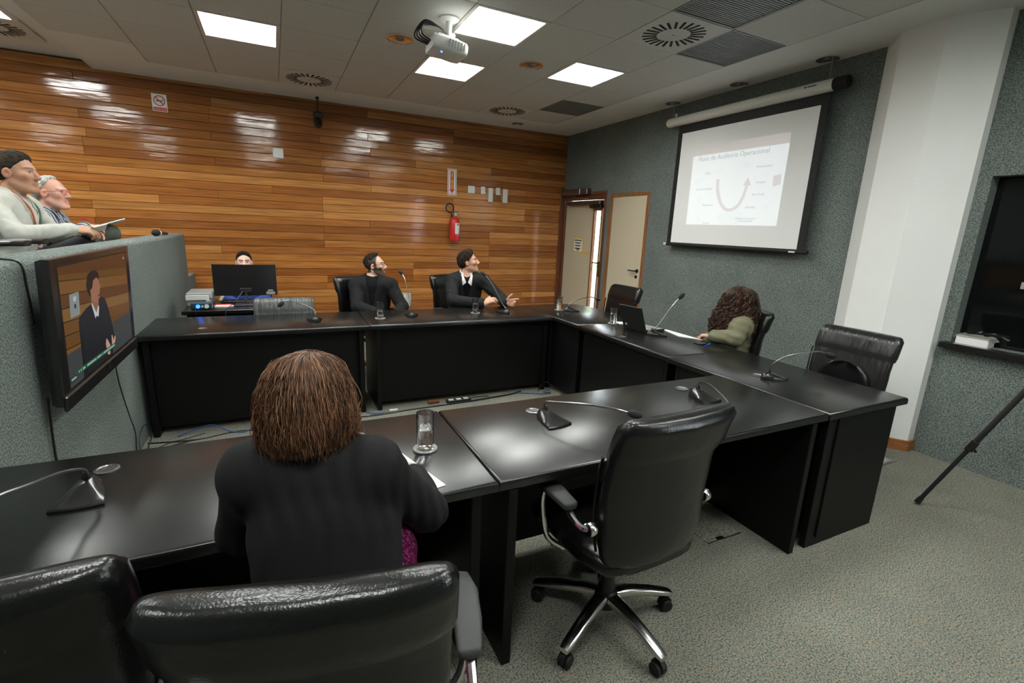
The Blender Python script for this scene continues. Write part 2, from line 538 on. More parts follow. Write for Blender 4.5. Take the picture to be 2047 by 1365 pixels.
# right wall, with openings for two doors, the booth window and a daylight window
DO1 = (5.97, 7.125, 2.145); DO2 = (5.075, 5.845, 2.085); WN = (.25, 1.675, .885, 2.03); WD = (-2.74, -1.95, .85, 2.6)
m = MB()
def wr(y0, y1, z0, z1): m.box(W, W + .14, y0, y1, z0, z1)
wr(DO1[1], D, 0, H + .1); wr(DO1[0], DO1[1], DO1[2], H + .1); wr(DO2[1], DO1[0], 0, H + .1)
wr(DO2[0], DO2[1], DO2[2], H + .1); wr(WN[1], DO2[0], 0, H + .1)
wr(WN[0], WN[1], 0, WN[2]); wr(WN[0], WN[1], WN[3], H + .1)
wr(WD[1], WN[0], 0, H + .1); wr(WD[0], WD[1], 0, WD[2]); wr(WD[0], WD[1], WD[3], H + .1); wr(YB, WD[0], 0, H + .1)
struct('wall_right', m, MAT['wallcarpet'])
m = MB(); m.box(XL, W + .14, YB - .12, YB, 0, H2 + .1); struct('wall_rear', m, MAT['wallcarpet'])
m = MB(); m.box(XL - .12, XL, YB - .12, D + .1, 0, H2 + .1); struct('wall_left', m, MAT['wallcarpet'])
# glazed window behind the photographer's right shoulder
m = MB(); y0, y1, z0, z1 = WD
for a in ((y0, y0 + .05, z0, z1), (y1 - .05, y1, z0, z1), (y0 + .05, y1 - .05, z0, z0 + .05), (y0 + .05, y1 - .05, z1 - .05, z1)):
    m.box(W + .04, W + .09, *a)
wf = struct('window_2', m, MAT['white'])
m = MB(); m.box(W + .06, W + .066, y0 + .05, y1 - .05, z0 + .05, z1 - .05)
obj('pane', m, MAT['glass'], wf, world=True)

# column (chamfered), moulded against the right wall
cp = [(W + .01, 2.515), (4.165, 2.30), (4.130, 2.005), (4.302, 1.752), (W + .01, 1.752)]
m = MB(); m.prism(cp[::-1], 0, H)
struct('column', m, MAT['column'])
def offs(poly, d):
    c = Vector((W + .2, 2.1, 0)); out = []
    n = len(poly)
    for i, p in enumerate(poly):
        a = Vector((*poly[max(i - 1, 0)], 0)); b = Vector((*p, 0)); c2 = Vector((*poly[min(i + 1, n - 1)], 0))
        ns = []
        for q0, q1 in ((a, b), (b, c2)):
            t = q1 - q0
            if t.length > 1e-6:
                t.normalize(); ns.append(Vector((-t.y, t.x, 0)) * -1)
        nn = ns[0] if len(ns) == 1 else (ns[0] + ns[1]) / max(.3, 1 + ns[0].dot(ns[1]))
        out.append((b.x + nn.x * d, b.y + nn.y * d))
    return out
ring = offs(cp, .016)
m = MB(); m.prism((cp + ring[::-1])[::-1], 0, .085)
struct('baseboard_column', m, MAT['basewood'])

# parapet of the gallery
m = MB()
R_ = .03
sec = [(-1.08, 0), (-.90, 0), (-.90, 1.355 - R_)] + [(-.90 - R_ + R_ * math.cos(a), 1.355 - R_ + R_ * math.sin(a)) for a in np.linspace(.2, math.pi / 2, 5)] + \
      [(-1.08 + R_ + R_ * math.cos(a), 1.355 - R_ + R_ * math.sin(a)) for a in np.linspace(math.pi / 2, math.pi - .2, 5)] + [(-1.08, 1.355 - R_)]
m.loft([[(x, YB, z) for x, z in sec], [(x, 6.47, z) for x, z in sec]])
struct('wall_parapet', m, MAT['wallcarpet'], smooth=False)
m = MB(); m.box(-1.08, -.925, 6.47, D - .001, 0, .855); struct('wall_parapet_low', m, MAT['wallcarpet'])

# ------------------------------------------------------------------ ceiling
m = MB(); m.box(-1.655, W + .14, YB, D + .1, H + .12, H + .2); m.box(-1.655, -1.64, YB, D + .02, H, H + .12)
ceil = struct('ceiling', m, MAT['plaster'])
bx0 = GX + 3 * S                                        # edge of the tiled field
m = MB()
m.box(bx0 + .004, W + .02, YB, D + .02, H, H + .029)
m.box(GX - 5 * S - .004, bx0 + .004, GY + 5 * S + .004, D + .02, H, H + .029)
m.box(-1.64, GX - 5 * S - .004, GY + 4 * S + .004, D + .02, H, H + .029)
obj('plaster_border', m, MAT['plaster'], ceil, world=True)
m = MB(); m.box(XL, -1.655, YB, D + .1, H2, H2 + .06)
struct('ceiling_gallery', m, MAT['plaster'])
lampcells = {(-1, 0), (-1, 2), (1, 1), (-4, 2), (-4, 0), (-4, -3), (-1, -3), (-4, -6), (-1, -6), (1, -5), (1, -8)}
diffcells = {(1, -1), (1, 4), (-3, 4)}
darkcells = {(2, -1), (2, 3)}
bigcell = {(2, -2), (1, -2)}
tp = MB(); g = .003
tp.bbox(g, S - g, g, S - g, 0, .016, .002)
tme = None
for i in range(-6, 3):
    for j in range(-11, 5):
        if i == -6 and j >= 4: continue
        c = (i, j)
        if c in lampcells or c in diffcells: continue
        mat = MAT['tile']
        if c in darkcells or c == (1, -2): mat = MAT['grille']
        x, y = GX + i * S, GY + j * S
        if mat is MAT['tile']:
            if tme is None:
                o = obj('ceiling_tile', tp, mat, ceil); tme = o.data
            else:
                o = link('ceiling_tile', tme, None, ceil, world=False)
            o.location = (x, y, H)
        else:
            q = MB()
            nsl = 26
            for k in range(nsl):
                u = .02 + (S - .04) * k / nsl
                q.box(.02, S - .02, u, u + .014, .004, .012)
            q.box(.004, S - .004, .004, .02, 0, .014); q.box(.004, S - .004, S - .02, S - .004, 0, .014)
            q.box(.004, .02, .02, S - .02, 0, .014); q.box(S - .02, S - .004, .02, S - .02, 0, .014)
            q.box(.01, S - .01, .01, S - .01, .018, .02)
            o = obj('return_air_grille', q, MAT['grille'], ceil); o.location = (x, y, H)
# metal rails of the tile grid, seen in the joints
m = MB()
for i in range(-6, 4): m.box(GX + i * S - .0075, GX + i * S + .0075, YB, GY + 5 * S, H + .017, H + .027)
for j in range(-11, 6): m.box(GX - 6 * S if j < 5 else GX - 5 * S, bx0, GY + j * S - .0075, GY + j * S + .0075, H + .0172, H + .0268)
obj('ceiling_rail', m, MAT['whitemetal'], ceil, world=True)

# lamps
lamp_where = {(-1, 0): 'bright square ceiling lamp right beside the white projector', (-1, 2): 'square ceiling lamp between the wood wall and the projector',
              (1, 1): 'square ceiling lamp nearest the projection screen', (-4, 2): 'square ceiling lamp high above the desk monitor, left of the projector',
              (-4, 0): 'square ceiling lamp whose glow shows at the top edge left of centre'}
def lamp(x, y, z, label, group='square ceiling lamps'):
    t = thing('ceiling_lamp', label, 'lamp', (x + S / 2, y + S / 2, z), 0, group)
    a = S / 2 - .004; b = .266
    f = MB()
    for (x0, x1, y0, y1) in ((-a, a, -a, -b), (-a, a, b, a), (-a, -b, -b, b), (b, a, -b, b)): f.box(x0, x1, y0, y1, -.002, .026 if z > H + .01 else .075)
    obj('frame', f, MAT['whitemetal'], t)
    zd = .010 if z > H + .01 else .055
    f = MB(); f.box(-b, b, -b, b, zd, zd + .008)
    obj('diffuser', f, MAT['lampwhite'], t)
    return t
for c in sorted(lampcells):
    lamp(GX + c[0] * S, GY + c[1] * S, H, lamp_where.get(c, 'square ceiling lamp behind the photographer, out of view'))
for k, (x, y) in enumerate([(-2.45, 5.42), (-2.45, 3.62), (-4.2, 5.42), (-4.2, 3.62), (-2.45, .6), (-4.2, .6)]):
    lamp(x, y, H2 - .028, 'square ceiling lamp over the gallery in the top left corner' if k == 0 else 'square gallery ceiling lamp out of view')

# swirl diffusers
def swirl(x, y, z, label):
    t = thing('air_diffuser', label, 'vent', (x + S / 2, y + S / 2, z), 0, 'swirl air diffusers')
    p = MB(); a = S / 2 - .003; p.bbox(-a, a, -a, a, -.002, .016, .002)
    obj('plate', p, MAT['diffuser'], t)
    for k in range(24):
        ang = 2 * math.pi * k / 24
        q = MB(); q.box(.125, .235, -.0095, .0095, -.0045, .003)
        q.xform(Matrix.Rotation(ang, 4, 'Z') @ Matrix.Translation((0, 0, 0)) @ Matrix.Rotation(.12, 4, 'Z'))
        obj('slot', q, MAT['slot'], t)
    q = MB(); q.lathe([(.006, -.006), (.006, 0)], n=10); obj('screw', q, MAT['steel'], t)
swirl(GX + 1 * S, GY - 1 * S, H, 'large white swirl air diffuser above the projection screen side')
swirl(GX + 1 * S, GY + 4 * S, H, 'swirl air diffuser by the far right ceiling corner')
swirl(GX - 3 * S, GY + 4 * S, H, 'swirl air diffuser above the black ceiling camera')
swirl(-2.45, 6.02, H2 - .02, 'swirl air diffuser over the gallery at the top left')
# round downlights
def downlight(x, y, r, label):
    t = thing('downlight', label, 'lamp', (x, y, H), 0, 'unlit round downlights')
    p = MB(); p.lathe([(r + .012, -.001), (r + .012, -.006), (r, -.008), (r, -.001)], n=28, cap=False); obj('ring', p, MAT['chromecan'], t, True)
    p = MB(); p.lathe([(r, -.006), (r * .96, -.0035), (r * .55, -.0022), (r * .25, -.0018), (.001, -.0016)], n=28, cap=False); obj('reflector', p, MAT['chromecan'], t, True)
    p = MB(); p.sphere((0, 0, -.003), (r * .38, r * .38, .012)); obj('bulb', p, MAT['steel'], t, True)
downlight(1.04, 4.442, .10, 'round recessed downlight left of the projector')
downlight(2.26, 4.423, .10, 'round recessed downlight between the lamps right of the projector')
downlight(4.262, 4.684, .075, 'small downlight above the left end of the screen housing')
downlight(4.265, 3.776, .075, 'small downlight above the middle of the screen housing')
downlight(4.277, 2.908, .075, 'small downlight above the right end of the screen housing')
downlight(3.297, 6.80, .075, 'small downlight in the far right plaster corner')

# ------------------------------------------------------------------ doors
def doorframe(nm, y0, y1, zt, w, mat):
    m = MB(); d = .03
    m.bbox(W - .012, W + .13, y0 - w, y0, 0, zt, .004); m.bbox(W - .012, W + .13, y1, y1 + w, 0, zt, .004)
    m.bbox(W - .012, W + .13, y0 - w, y1 + w, zt, zt + w, .004)
    return m
# door with glass strip and closers, in the corner
m = doorframe('f', 6.015, 7.085, 2.10, .05, MAT['darkwood']); m.box(W - .0, W + .1, 6.015, 7.085, 2.03, 2.10)
d1 = struct('door_1', m, MAT['darkwood'])
lx0, lx1 = W + .02, W + .06
m = MB(); m.bbox(lx0, lx1, 6.30, 7.08, .01, 2.025, .002); m.bbox(lx0, lx1, 6.02, 6.085, .01, 2.025, .002); m.bbox(lx0, lx1, 6.085, 6.30, 1.90, 2.025, .002); m.bbox(lx0, lx1, 6.085, 6.30, .01, .12, .002)
lf = obj('door_leaf', m, MAT['cream'], d1, world=True)
m = MB(); m.box(lx0 - .008, lx1, 6.265, 6.30, .12, 1.90); m.box(lx0 - .008, lx1, 6.085, 6.10, .12, 1.90); m.box(lx0 - .008, lx1, 6.10, 6.265, 1.87, 1.90); m.box(lx0 - .008, lx1, 6.10, 6.265, .12, .15)
obj('glazing_bead', m, MAT['framewood'], lf, world=True)
m = MB(); m.box(lx0 + .017, lx0 + .021, 6.10, 6.265, .15, 1.87); obj('pane', m, MAT['glass'], lf, world=True)
m = MB(); m.tube([(lx0 - .001, 6.055, 1.10), (lx0 - .055, 6.055, 1.10), (lx0 - .055, 6.17, 1.10)], .009); m.lathe([(.024, 0), (.024, -.008)], (lx0, 6.055, 1.10), axis='x')
obj('door_handle', m, MAT['black'], lf, smooth=True, world=True)
m = MB(); m.bbox(W - .035, W - .013, 5.965, 6.012, .90, 1.10, .004); obj('door_lock_box', m, MAT['steel'], d1, world=True)
# closers
m = MB(); m.bbox(W - .10, W - .013, 6.55, 7.06, 2.105, 2.20, .008); m.bbox(W - .095, W - .013, 6.36, 6.545, 2.11, 2.195, .006)
c1 = obj('door_opener', m, [MAT['steel']], d1, world=True)
m = MB(); m.tube([(W - .06, 6.75, 2.10), (W - .07, 6.70, 2.05), (W - .05, 6.35, 2.045)], .009); obj('closer_arm', m, MAT['chrome'], d1, smooth=True, world=True)
m = MB(); m.bbox(W - .06, W + .018, 6.05, 6.95, 1.955, 2.01, .006); obj('closer_bar', m, MAT['steel'], d1, world=True)
m = MB(); m.bbox(W - .055, W + .018, 6.04, 6.32, 1.905, 1.95, .005); obj('closer_box', m, MAT['black'], d1, world=True)
# second door
m = doorframe('f', 5.095, 5.825, 2.045, .05, MAT['framewood'])
d2 = struct('door_2', m, MAT['framewood'])
m = MB(); m.bbox(W + .004, W + .044, 5.10, 5.82, .01, 2.04, .002); lf = obj('door_leaf', m, MAT['cream'], d2, world=True)
m = MB(); m.tube([(W + .004, 5.165, 1.065), (W - .045, 5.165, 1.065), (W - .05, 5.18, 1.065), (W - .05, 5.29, 1.065)], .009); m.lathe([(.026, 0), (.026, -.008)], (W + .004, 5.165, 1.065), axis='x')
m.lathe([(.022, 0), (.022, -.008)], (W + .004, 5.175, .985), axis='x')
obj('door_handle', m, MAT['black'], lf, smooth=True, world=True)
# notice and arrow on the first door
nt_ = thing('door_notice', 'yellow framed paper notice taped to the cream corner door', 'notice', (lx0, 6.66, 1.34))
m = MB(); m.box(lx0 - .003, lx0, 6.525, 6.80, 1.225, 1.455); obj('frame', m, MAT['yellow'], nt_, world=True)
m = MB(); m.box(lx0 - .004, lx0 - .0028, 6.54, 6.785, 1.24, 1.44); obj('sheet', m, MAT['paper'], nt_, world=True)
m = MB()
for k, (a, b) in enumerate([(.02, .225), (.05, .2), (.05, .2), (.05, .2)]):
    z = 1.415 - k * .043; m.box(lx0 - .0046, lx0 - .004, 6.545 + a, 6.545 + b, z - .008, z + .008)
m.box(lx0 - .0046, lx0 - .004, 6.64, 6.665, 1.25, 1.285); m.box(lx0 - .0046, lx0 - .004, 6.68, 6.69, 1.25, 1.285); m.box(lx0 - .0046, lx0 - .004, 6.63, 6.70, 1.272, 1.285)
obj('printed_lines', m, MAT['black'], nt_, world=True)
m = MB(); pl = [(6.49, 1.245), (6.49, 1.215), (6.40, 1.215), (6.40, 1.195), (6.345, 1.23), (6.40, 1.265), (6.40, 1.245)]
m.add([(lx0 - .002, a, b) for a, b in pl] + [(lx0 - .0001, a, b) for a, b in pl], [list(range(7)), list(range(7, 14))[::-1]] + [(i, (i + 1) % 7, 7 + (i + 1) % 7, 7 + i) for i in range(7)])
tag(obj('arrow_sticker', m, MAT['yellow'], world=True), 'yellow arrow sticker beside the notice on the corner door', 'sticker')
# outside seen through the glass strip
m = MB(); m.box(W + .16, W + 14, 1.5, 16, -.06, 0.0); struct('floor_outside', m, plain('outside_paving', (.07, .075, .08), .8))
m = MB(); m.box(W + .14, W + 2.4, 4.95, 5.04, 0, 2.9); struct('wall_outside', m, MAT['column'])
hg = thing('hedge', 'bright green hedge seen through the glass strip of the corner door', 'hedge', (W + 4.6, 8.6, 0))
MAT['leafgreen'] = plain('leaf_green', (.16, .26, .10), .7, var=.5, bscale=14)
m = MB(); rh = random.Random(2)
for k in range(420):
    p_ = (W + 4.4 + rh.uniform(0, .5), rh.uniform(5.6, 12.5), rh.uniform(.35, 2.9)); a_ = rh.uniform(0, 6.3); b_ = rh.uniform(-.8, .8); s_ = rh.uniform(.12, .25)
    ux = Vector((math.cos(a_), math.sin(a_), b_)) * s_; uy = Vector((-math.sin(a_) * .5, math.cos(a_) * .5, .6)) * s_
    q_ = Vector(p_); m.add([tuple(q_ - ux), tuple(q_ - uy * .5), tuple(q_ + ux), tuple(q_ + uy * .5)], [(0, 1, 2, 3)])
tag(obj('foliage', m, MAT['leafgreen'], hg, world=True, recalc=False), kind='stuff')
m = MB(); m.box(W + 4.5, W + 4.9, 5.6, 12.5, 0, 2.6); obj('core', m, MAT['leafgreen'], hg, world=True)
m = MB(); m.box(W + .14, W + 2.4, 4.95, 10.5, 2.9, 3.0); struct('ceiling_outside_shade', m, MAT['column'])  # corridor ceiling added to keep the paving below in shade
m = MB(); m.box(W + .14, W + .2, D + .16, 10.5, 0, 2.9); struct('wall_outside_near', m, MAT['column'])

# ------------------------------------------------------------------ booth window and sill
m = MB(); y0, y1, z0, z1 = WN
m.box(W + .10, W + .104, y0, y1, z0, z1)
w1 = struct('window_1', m, MAT['darkglass'])
m = MB(); m.bbox(W - .075, W + .10, y0, y1 + .04, .842, .884, .004); obj('window_sill', m, MAT['black'], w1, world=True)
m = MB(); m.box(W + .094, W + .0995, 1.34, 1.42, 1.30, 1.345); obj('label_plate', m, MAT['grey'], w1, world=True)
bk = thing('book', 'thick white paged book wrapped in clear plastic on the window sill', 'book', (4.38, 1.55, .884))
m = MB(); m.bbox(4.335, 4.435, 1.455, 1.635, .888, .945, .005); obj('page_block', m, MAT['paper'], bk, world=True)
m = MB(); m.bbox(4.330, 4.440, 1.450, 1.640, .884, .888, .001); m.bbox(4.330, 4.440, 1.450, 1.640, .945, .95, .001); obj('cover', m, MAT['beige'], bk, world=True)
n_, l_ = 10, 7
m = MB(); rr2 = random.Random(5)
rows_ = []
for i in range(n_):
    rows_.append([(4.325 + .12 * k / (l_ - 1), 1.43 + .22 * i / (n_ - 1), .952 + rr2.uniform(0, .012) - (.03 if i in (0, n_ - 1) else 0)) for k in range(l_)])
m.add([p for r in rows_ for p in r], [(i * l_ + k, i * l_ + k + 1, (i + 1) * l_ + k + 1, (i + 1) * l_ + k) for i in range(n_ - 1) for k in range(l_ - 1)])
obj('plastic_wrap', m, MAT['glass'], bk, world=True)
# ------------------------------------------------------------------ conference tables
def table(name, label, poly, panels, grom=(), zt=T):
    xs = [p[0] for p in poly]; ys = [p[1] for p in poly]
    t = thing(name, label, 'table', (sum(xs) / len(xs), sum(ys) / len(ys), 0), 0, 'black conference tables set in a square')
    b = .006; g = .0012
    cx_, cy_ = sum(xs) / len(xs), sum(ys) / len(ys)
    def sh(d): return [(x + (cx_ - x > 0) * d - (cx_ - x < 0) * d, y + (cy_ - y > 0) * d - (cy_ - y < 0) * d) for x, y in poly]
    m = MB()
    rings = []
    for d, z in ((g + b, zt - .040), (g, zt - .040 + b), (g, zt - .013), (g + .002, zt - .007), (g + .004, zt - .003), (g + .010, zt)):
        rings.append([(x, y, z) for x, y in sh(d)])
    m.loft(rings)
    obj('table_top', m, MAT['tabletop'], t, smooth=True, world=True, angle=40)
    for (nm, x0, x1, y0, y1, z0, z1) in panels:
        m = MB(); m.bbox(x0, x1, y0, y1, z0, z1, .003)
        obj(nm, m, MAT['tablewood'], t, world=True)
    for (x, y) in grom:
        m = MB(); m.lathe([(.034, zt - .001), (.034, zt + .003), (.028, zt + .004), (.026, zt + .0015), (.001, zt + .0012)], (x, y, 0), n=24)
        obj('grommet', m, MAT['steel'], t, smooth=True, world=True)
    return t
def rect(x0, x1, y0, y1): return [(x0, y0), (x1, y0), (x1, y1), (x0, y1)]
ZU = T - .040
table('conference_table', 'black conference table where the woman in the blazer sits', rect(-.885, .609, 1.28, 1.955),
      [('gable', -.86, -.825, 1.34, 1.90, 0, ZU), ('gable', .52, .557, 1.30, 1.90, 0, ZU), ('modesty_panel', -.825, .52, 1.84, 1.86, .055, ZU), ('apron', -.825, .52, 1.36, 1.38, ZU - .03, ZU)], [(-.53, 1.815), (.235, 1.80)])
table('conference_table', 'black conference table behind the empty chair with chrome star base', rect(.609, 2.35, 1.28, 1.955),
      [('gable', .645, .682, 1.285, 1.90, 0, ZU), ('gable', 2.245, 2.282, 1.285, 1.87, 0, ZU), ('modesty_panel', .682, 2.245, 1.84, 1.86, .055, ZU), ('apron', .682, 2.245, 1.36, 1.38, ZU - .03, ZU)], [(1.01, 1.80), (1.925, 1.815)])
table('conference_table', 'black conference table end nearest the white column', rect(2.352, 3.04, 1.275, 2.371),
      [('gable', 2.37, 2.955, 1.285, 1.32, 0, ZU), ('gable', 2.40, 2.955, 2.30, 2.335, 0, ZU), ('modesty_panel', 2.40, 2.42, 1.32, 2.30, .05, ZU), ('pilaster', 2.44, 2.47, 1.276, 1.285, .05, ZU)], [(2.575, 1.855)])
table('conference_table', 'black conference table with the open laptop on it', rect(2.36, 3.04, 2.371, 3.485),
      [('gable', 2.40, 2.955, 2.41, 2.445, 0, ZU), ('gable', 2.40, 2.955, 3.41, 3.445, 0, ZU), ('modesty_panel', 2.40, 2.42, 2.445, 3.41, .05, ZU)], [(2.44, 2.97)])
table('conference_table', 'black corner table with rounded outer edge by the doors', [(2.36, 3.485), (3.04, 3.485), (3.07, 3.80), (3.10, 4.15), (3.09, 4.38), (3.03, 4.53), (2.92, 4.60), (2.70, 4.62), (2.36, 4.60)],
      [('gable', 2.40, 2.95, 3.52, 3.555, 0, ZU), ('modesty_panel', 2.40, 2.42, 3.555, 3.98, .05, ZU), ('modesty_panel', 2.38, 2.42, 3.98, 4.0, .05, ZU), ('gable', 2.38, 2.415, 4.0, 4.5, 0, ZU)])
table('conference_table', 'black conference table in front of the two seated men in jackets', rect(.65, 2.36, 3.90, 4.58),
      [('gable', .70, .737, 3.935, 4.50, 0, ZU), ('gable', 2.30, 2.337, 3.96, 4.50, 0, ZU), ('modesty_panel', .737, 2.30, 3.985, 4.005, .055, ZU)])
table('conference_table', 'black conference table left end beside the wall television', rect(-.89, .65, 3.90, 4.58),
      [('gable', -.86, -.823, 3.935, 4.50, 0, ZU), ('gable', .565, .602, 3.935, 4.50, 0, ZU), ('modesty_panel', -.823, .565, 3.985, 4.005, .055, ZU)], [(-.515, 4.065)])

# ------------------------------------------------------------------ gooseneck microphones
def mic_base():
    m = MB()
    out = []
    ol = [(-.062, -.075), (-.030, -.081), (0, -.083), (.030, -.081), (.062, -.075), (.056, -.040), (.044, .010), (.030, .050), (.016, .070), (0, .076), (-.016, .070), (-.030, .050), (-.044, .010), (-.056, -.040)]
    def ring(s, zf, zb, cy=.02):
        r = []
        for x, y in ol:
            u = (y + .083) / .159
            r.append((x * s, cy + (y - cy) * s, zf + (zb - zf) * u))
        return r
    m.loft([ring(1.0, .0, .0), ring(1.0, .006, .008), ring(.97, .010, .022), ring(.80, .014, .034), ring(.55, .022, .042), ring(.22, .038, .046)])
    return m
MB_BASE = None
def mic(loc, rotz, path, label, led=None):
    global MB_BASE
    t = thing('gooseneck_microphone', label, 'microphone', (loc[0], loc[1], T), rotz, 'gooseneck table microphones')
    if MB_BASE is None:
        b = obj('base', mic_base(), MAT['blackgloss'], t, smooth=True); MB_BASE = b.data
    else:
        link('base', MB_BASE, None, t, world=False)
    m = MB(); m.box(-.026, .026, -.074, -.050, .0105, .0135); m.xform(Matrix.Rotation(.10, 4, 'X'))
    obj('button_strip', m, MAT['steel'], t)
    m = MB(); m.lathe([(.012, .036), (.012, .050), (.008, .056), (.006, .062)], (0, .03, 0), n=12); obj('neck_socket', m, MAT['black'], t, smooth=True)
    pts = smooth_path(path, 6)
    M = root_matrix(t)
    start = M @ Vector((0, .03, .058))
    pts[0] = start
    m = MB(); m.tube(pts, .0042, 8); obj('gooseneck', m, MAT['steel'], t, smooth=True, world=True)
    a, b = pts[-2], pts[-1]; d = (b - a).normalized()
    m = MB(); q = [b - d * .012, b - d * .004, b, b + d * .012, b + d * .028, b + d * .042, b + d * .050]
    m.tube(q, [.006, .011, .0145, .0165, .0165, .012, .004], 12); obj('windscreen', m, MAT['foam'], t, smooth=True, world=True)
MAT['blackgloss'] = plain('black_gloss', (.014, .014, .014), .22)
MAT['foam'] = plain('foam', (.012, .012, .012), .85, bump=.6, bscale=500)
mic((1.02, 1.672), .15, [(1.01, 1.70, .80), (1.004, 1.685, .835), (1.035, 1.62, .852), (1.10, 1.53, .868), (1.182, 1.445, .868), (1.236, 1.412, .855)], 'microphone bent low over the near table behind the empty chrome based chair')
mic((1.915, 1.668), .0, [(1.911, 1.70, .80), (1.909, 1.68, .828), (1.867, 1.582, .85), (1.74, 1.385, .862), (1.695, 1.325, .855)], 'microphone with drooping foam head near the right end of the near table')
mic((-.54, 1.650), .0, [(-.535, 1.68, .80), (-.531, 1.637, .84), (-.555, 1.565, .87), (-.573, 1.453, .90), (-.595, 1.372, .92), (-.61, 1.31, .925)], 'microphone at the left end of the near table, neck running off left')
mic((.215, 1.66), .05, [(.21, 1.69, .80), (.208, 1.69, .86), (.19, 1.66, .93), (.15, 1.58, 1.0), (.11, 1.50, 1.03)], 'microphone in front of the woman in the black blazer, mostly hidden')
mic((2.605, 1.785), math.pi / 2, [(2.57, 1.78, .80), (2.568, 1.75, .86), (2.63, 1.707, .91), (2.80, 1.66, .932), (2.845, 1.63, .92)], 'microphone arching toward the empty chair by the white column')
mic((2.76, 2.95), math.pi / 2 - .3, [(2.73, 2.946, .80), (2.745, 2.919, .83), (2.83, 2.887, .979), (2.875, 2.880, 1.035), (2.90, 2.87, 1.066)], 'upright microphone beside the laptop')
mic((2.70, 4.15), math.pi / 2, [(2.67, 4.15, .80), (2.70, 4.15, .835), (2.815, 4.15, .872), (2.938, 4.15, .890), (3.02, 4.15, .868)], 'microphone on the rounded corner table')
mic((1.975, 4.19), math.pi, [(1.972, 4.16, .80), (1.952, 4.2, .84), (1.885, 4.3, 1.009), (1.85, 4.36, 1.080), (1.832, 4.38, 1.10)], 'upright microphone in front of the gesturing man')
mic((1.065, 4.22), math.pi - .2, [(1.065, 4.19, .80), (1.048, 4.21, .875), (1.029, 4.3, 1.060), (1.021, 4.34, 1.10), (1.012, 4.36, 1.118)], 'upright microphone in front of the bearded man')
mic((.257, 4.19), math.pi, [(.262, 4.16, .80), (.243, 4.19, .85), (.116, 4.2, .909), (.05, 4.2, .922), (.025, 4.2, .905)], 'microphone bent left in front of the chair with painted silvery sheen')

# ------------------------------------------------------------------ tumblers on coasters
GL = None
MAT['coaster'] = glass('coaster_glass', (.95, .97, .96), .22)
MAT['coaster'].node_tree.nodes['Principled BSDF'].inputs['Transmission Weight'].default_value = .72
def tumbler(x, y, label, level=.075, where=''):
    c = MB(); c.lathe([(.001, T), (.040, T), (.044, T + .003), (.044, T + .007), (.040, T + .009), (.036, T + .006), (.001, T + .006)], (x, y, 0), n=32, cap=False)
    tag(obj('coaster', c, MAT['coaster'], smooth=True, world=True), 'round clear coaster under ' + where, 'coaster', 'clear glass coasters')
    t = thing('water_glass', label, 'glass', (x, y, T + .0065), 0, 'water glasses on the tables')
    m = MB(); h = .138
    m.lathe([(.001, 0), (.029, 0), (.031, .003), (.0325, h - .002), (.0322, h), (.0308, h), (.0303, h - .002), (.0288, .010), (.027, .007), (.001, .0065)], n=36, cap=False)
    obj('tumbler', m, MAT['glass'], t, smooth=True)
    m = MB(); m.lathe([(.001, .0072), (.0268, .0075), (.0285, .0105), (.0295, level), (.001, level)], n=36, cap=False)
    obj('water', m, MAT['water'], t, smooth=True)
tumbler(.45, 1.596, 'water glass on the near table right of the woman in the blazer', .078, 'the near water glass')
tumbler(.777, 4.165, 'water glass in front of the bearded man', .062, 'the glass before the bearded man')
tumbler(1.686, 4.242, 'water glass beside the gesturing man', .082, 'the glass before the gesturing man')
tumbler(2.607, 4.221, 'water glass on the corner table next to the door', .100, 'the corner table glass')
tumbler(2.719, 3.459, 'water glass left of the laptop', .085, 'the glass left of the laptop')

# ------------------------------------------------------------------ office chairs
def ringsec(c, w, t, lat=(1, 0, 0), nor=(0, 1, 0), bow=0., n=28, ex=.45):
    lat = Vector(lat); nor = Vector(nor); c = Vector(c); out = []
    for k in range(n):
        a = 2 * math.pi * k / n
        ca, sa = math.cos(a), math.sin(a)
        u = math.copysign(abs(ca) ** ex, ca); v = math.copysign(abs(sa) ** (ex + .2), sa)
        out.append(tuple(c + lat * (u * w / 2) + nor * (v * t / 2 + bow * u * u)))
    return out
def cl(a, b, t): return a + (b - a) * t
def interp(tab, z):
    for (a, b) in zip(tab[:-1], tab[1:]):
        if z <= b[0]:
            t = (z - a[0]) / (b[0] - a[0]); return tuple(cl(a[i], b[i], t) for i in range(1, len(a)))
    return tab[-1][1:]
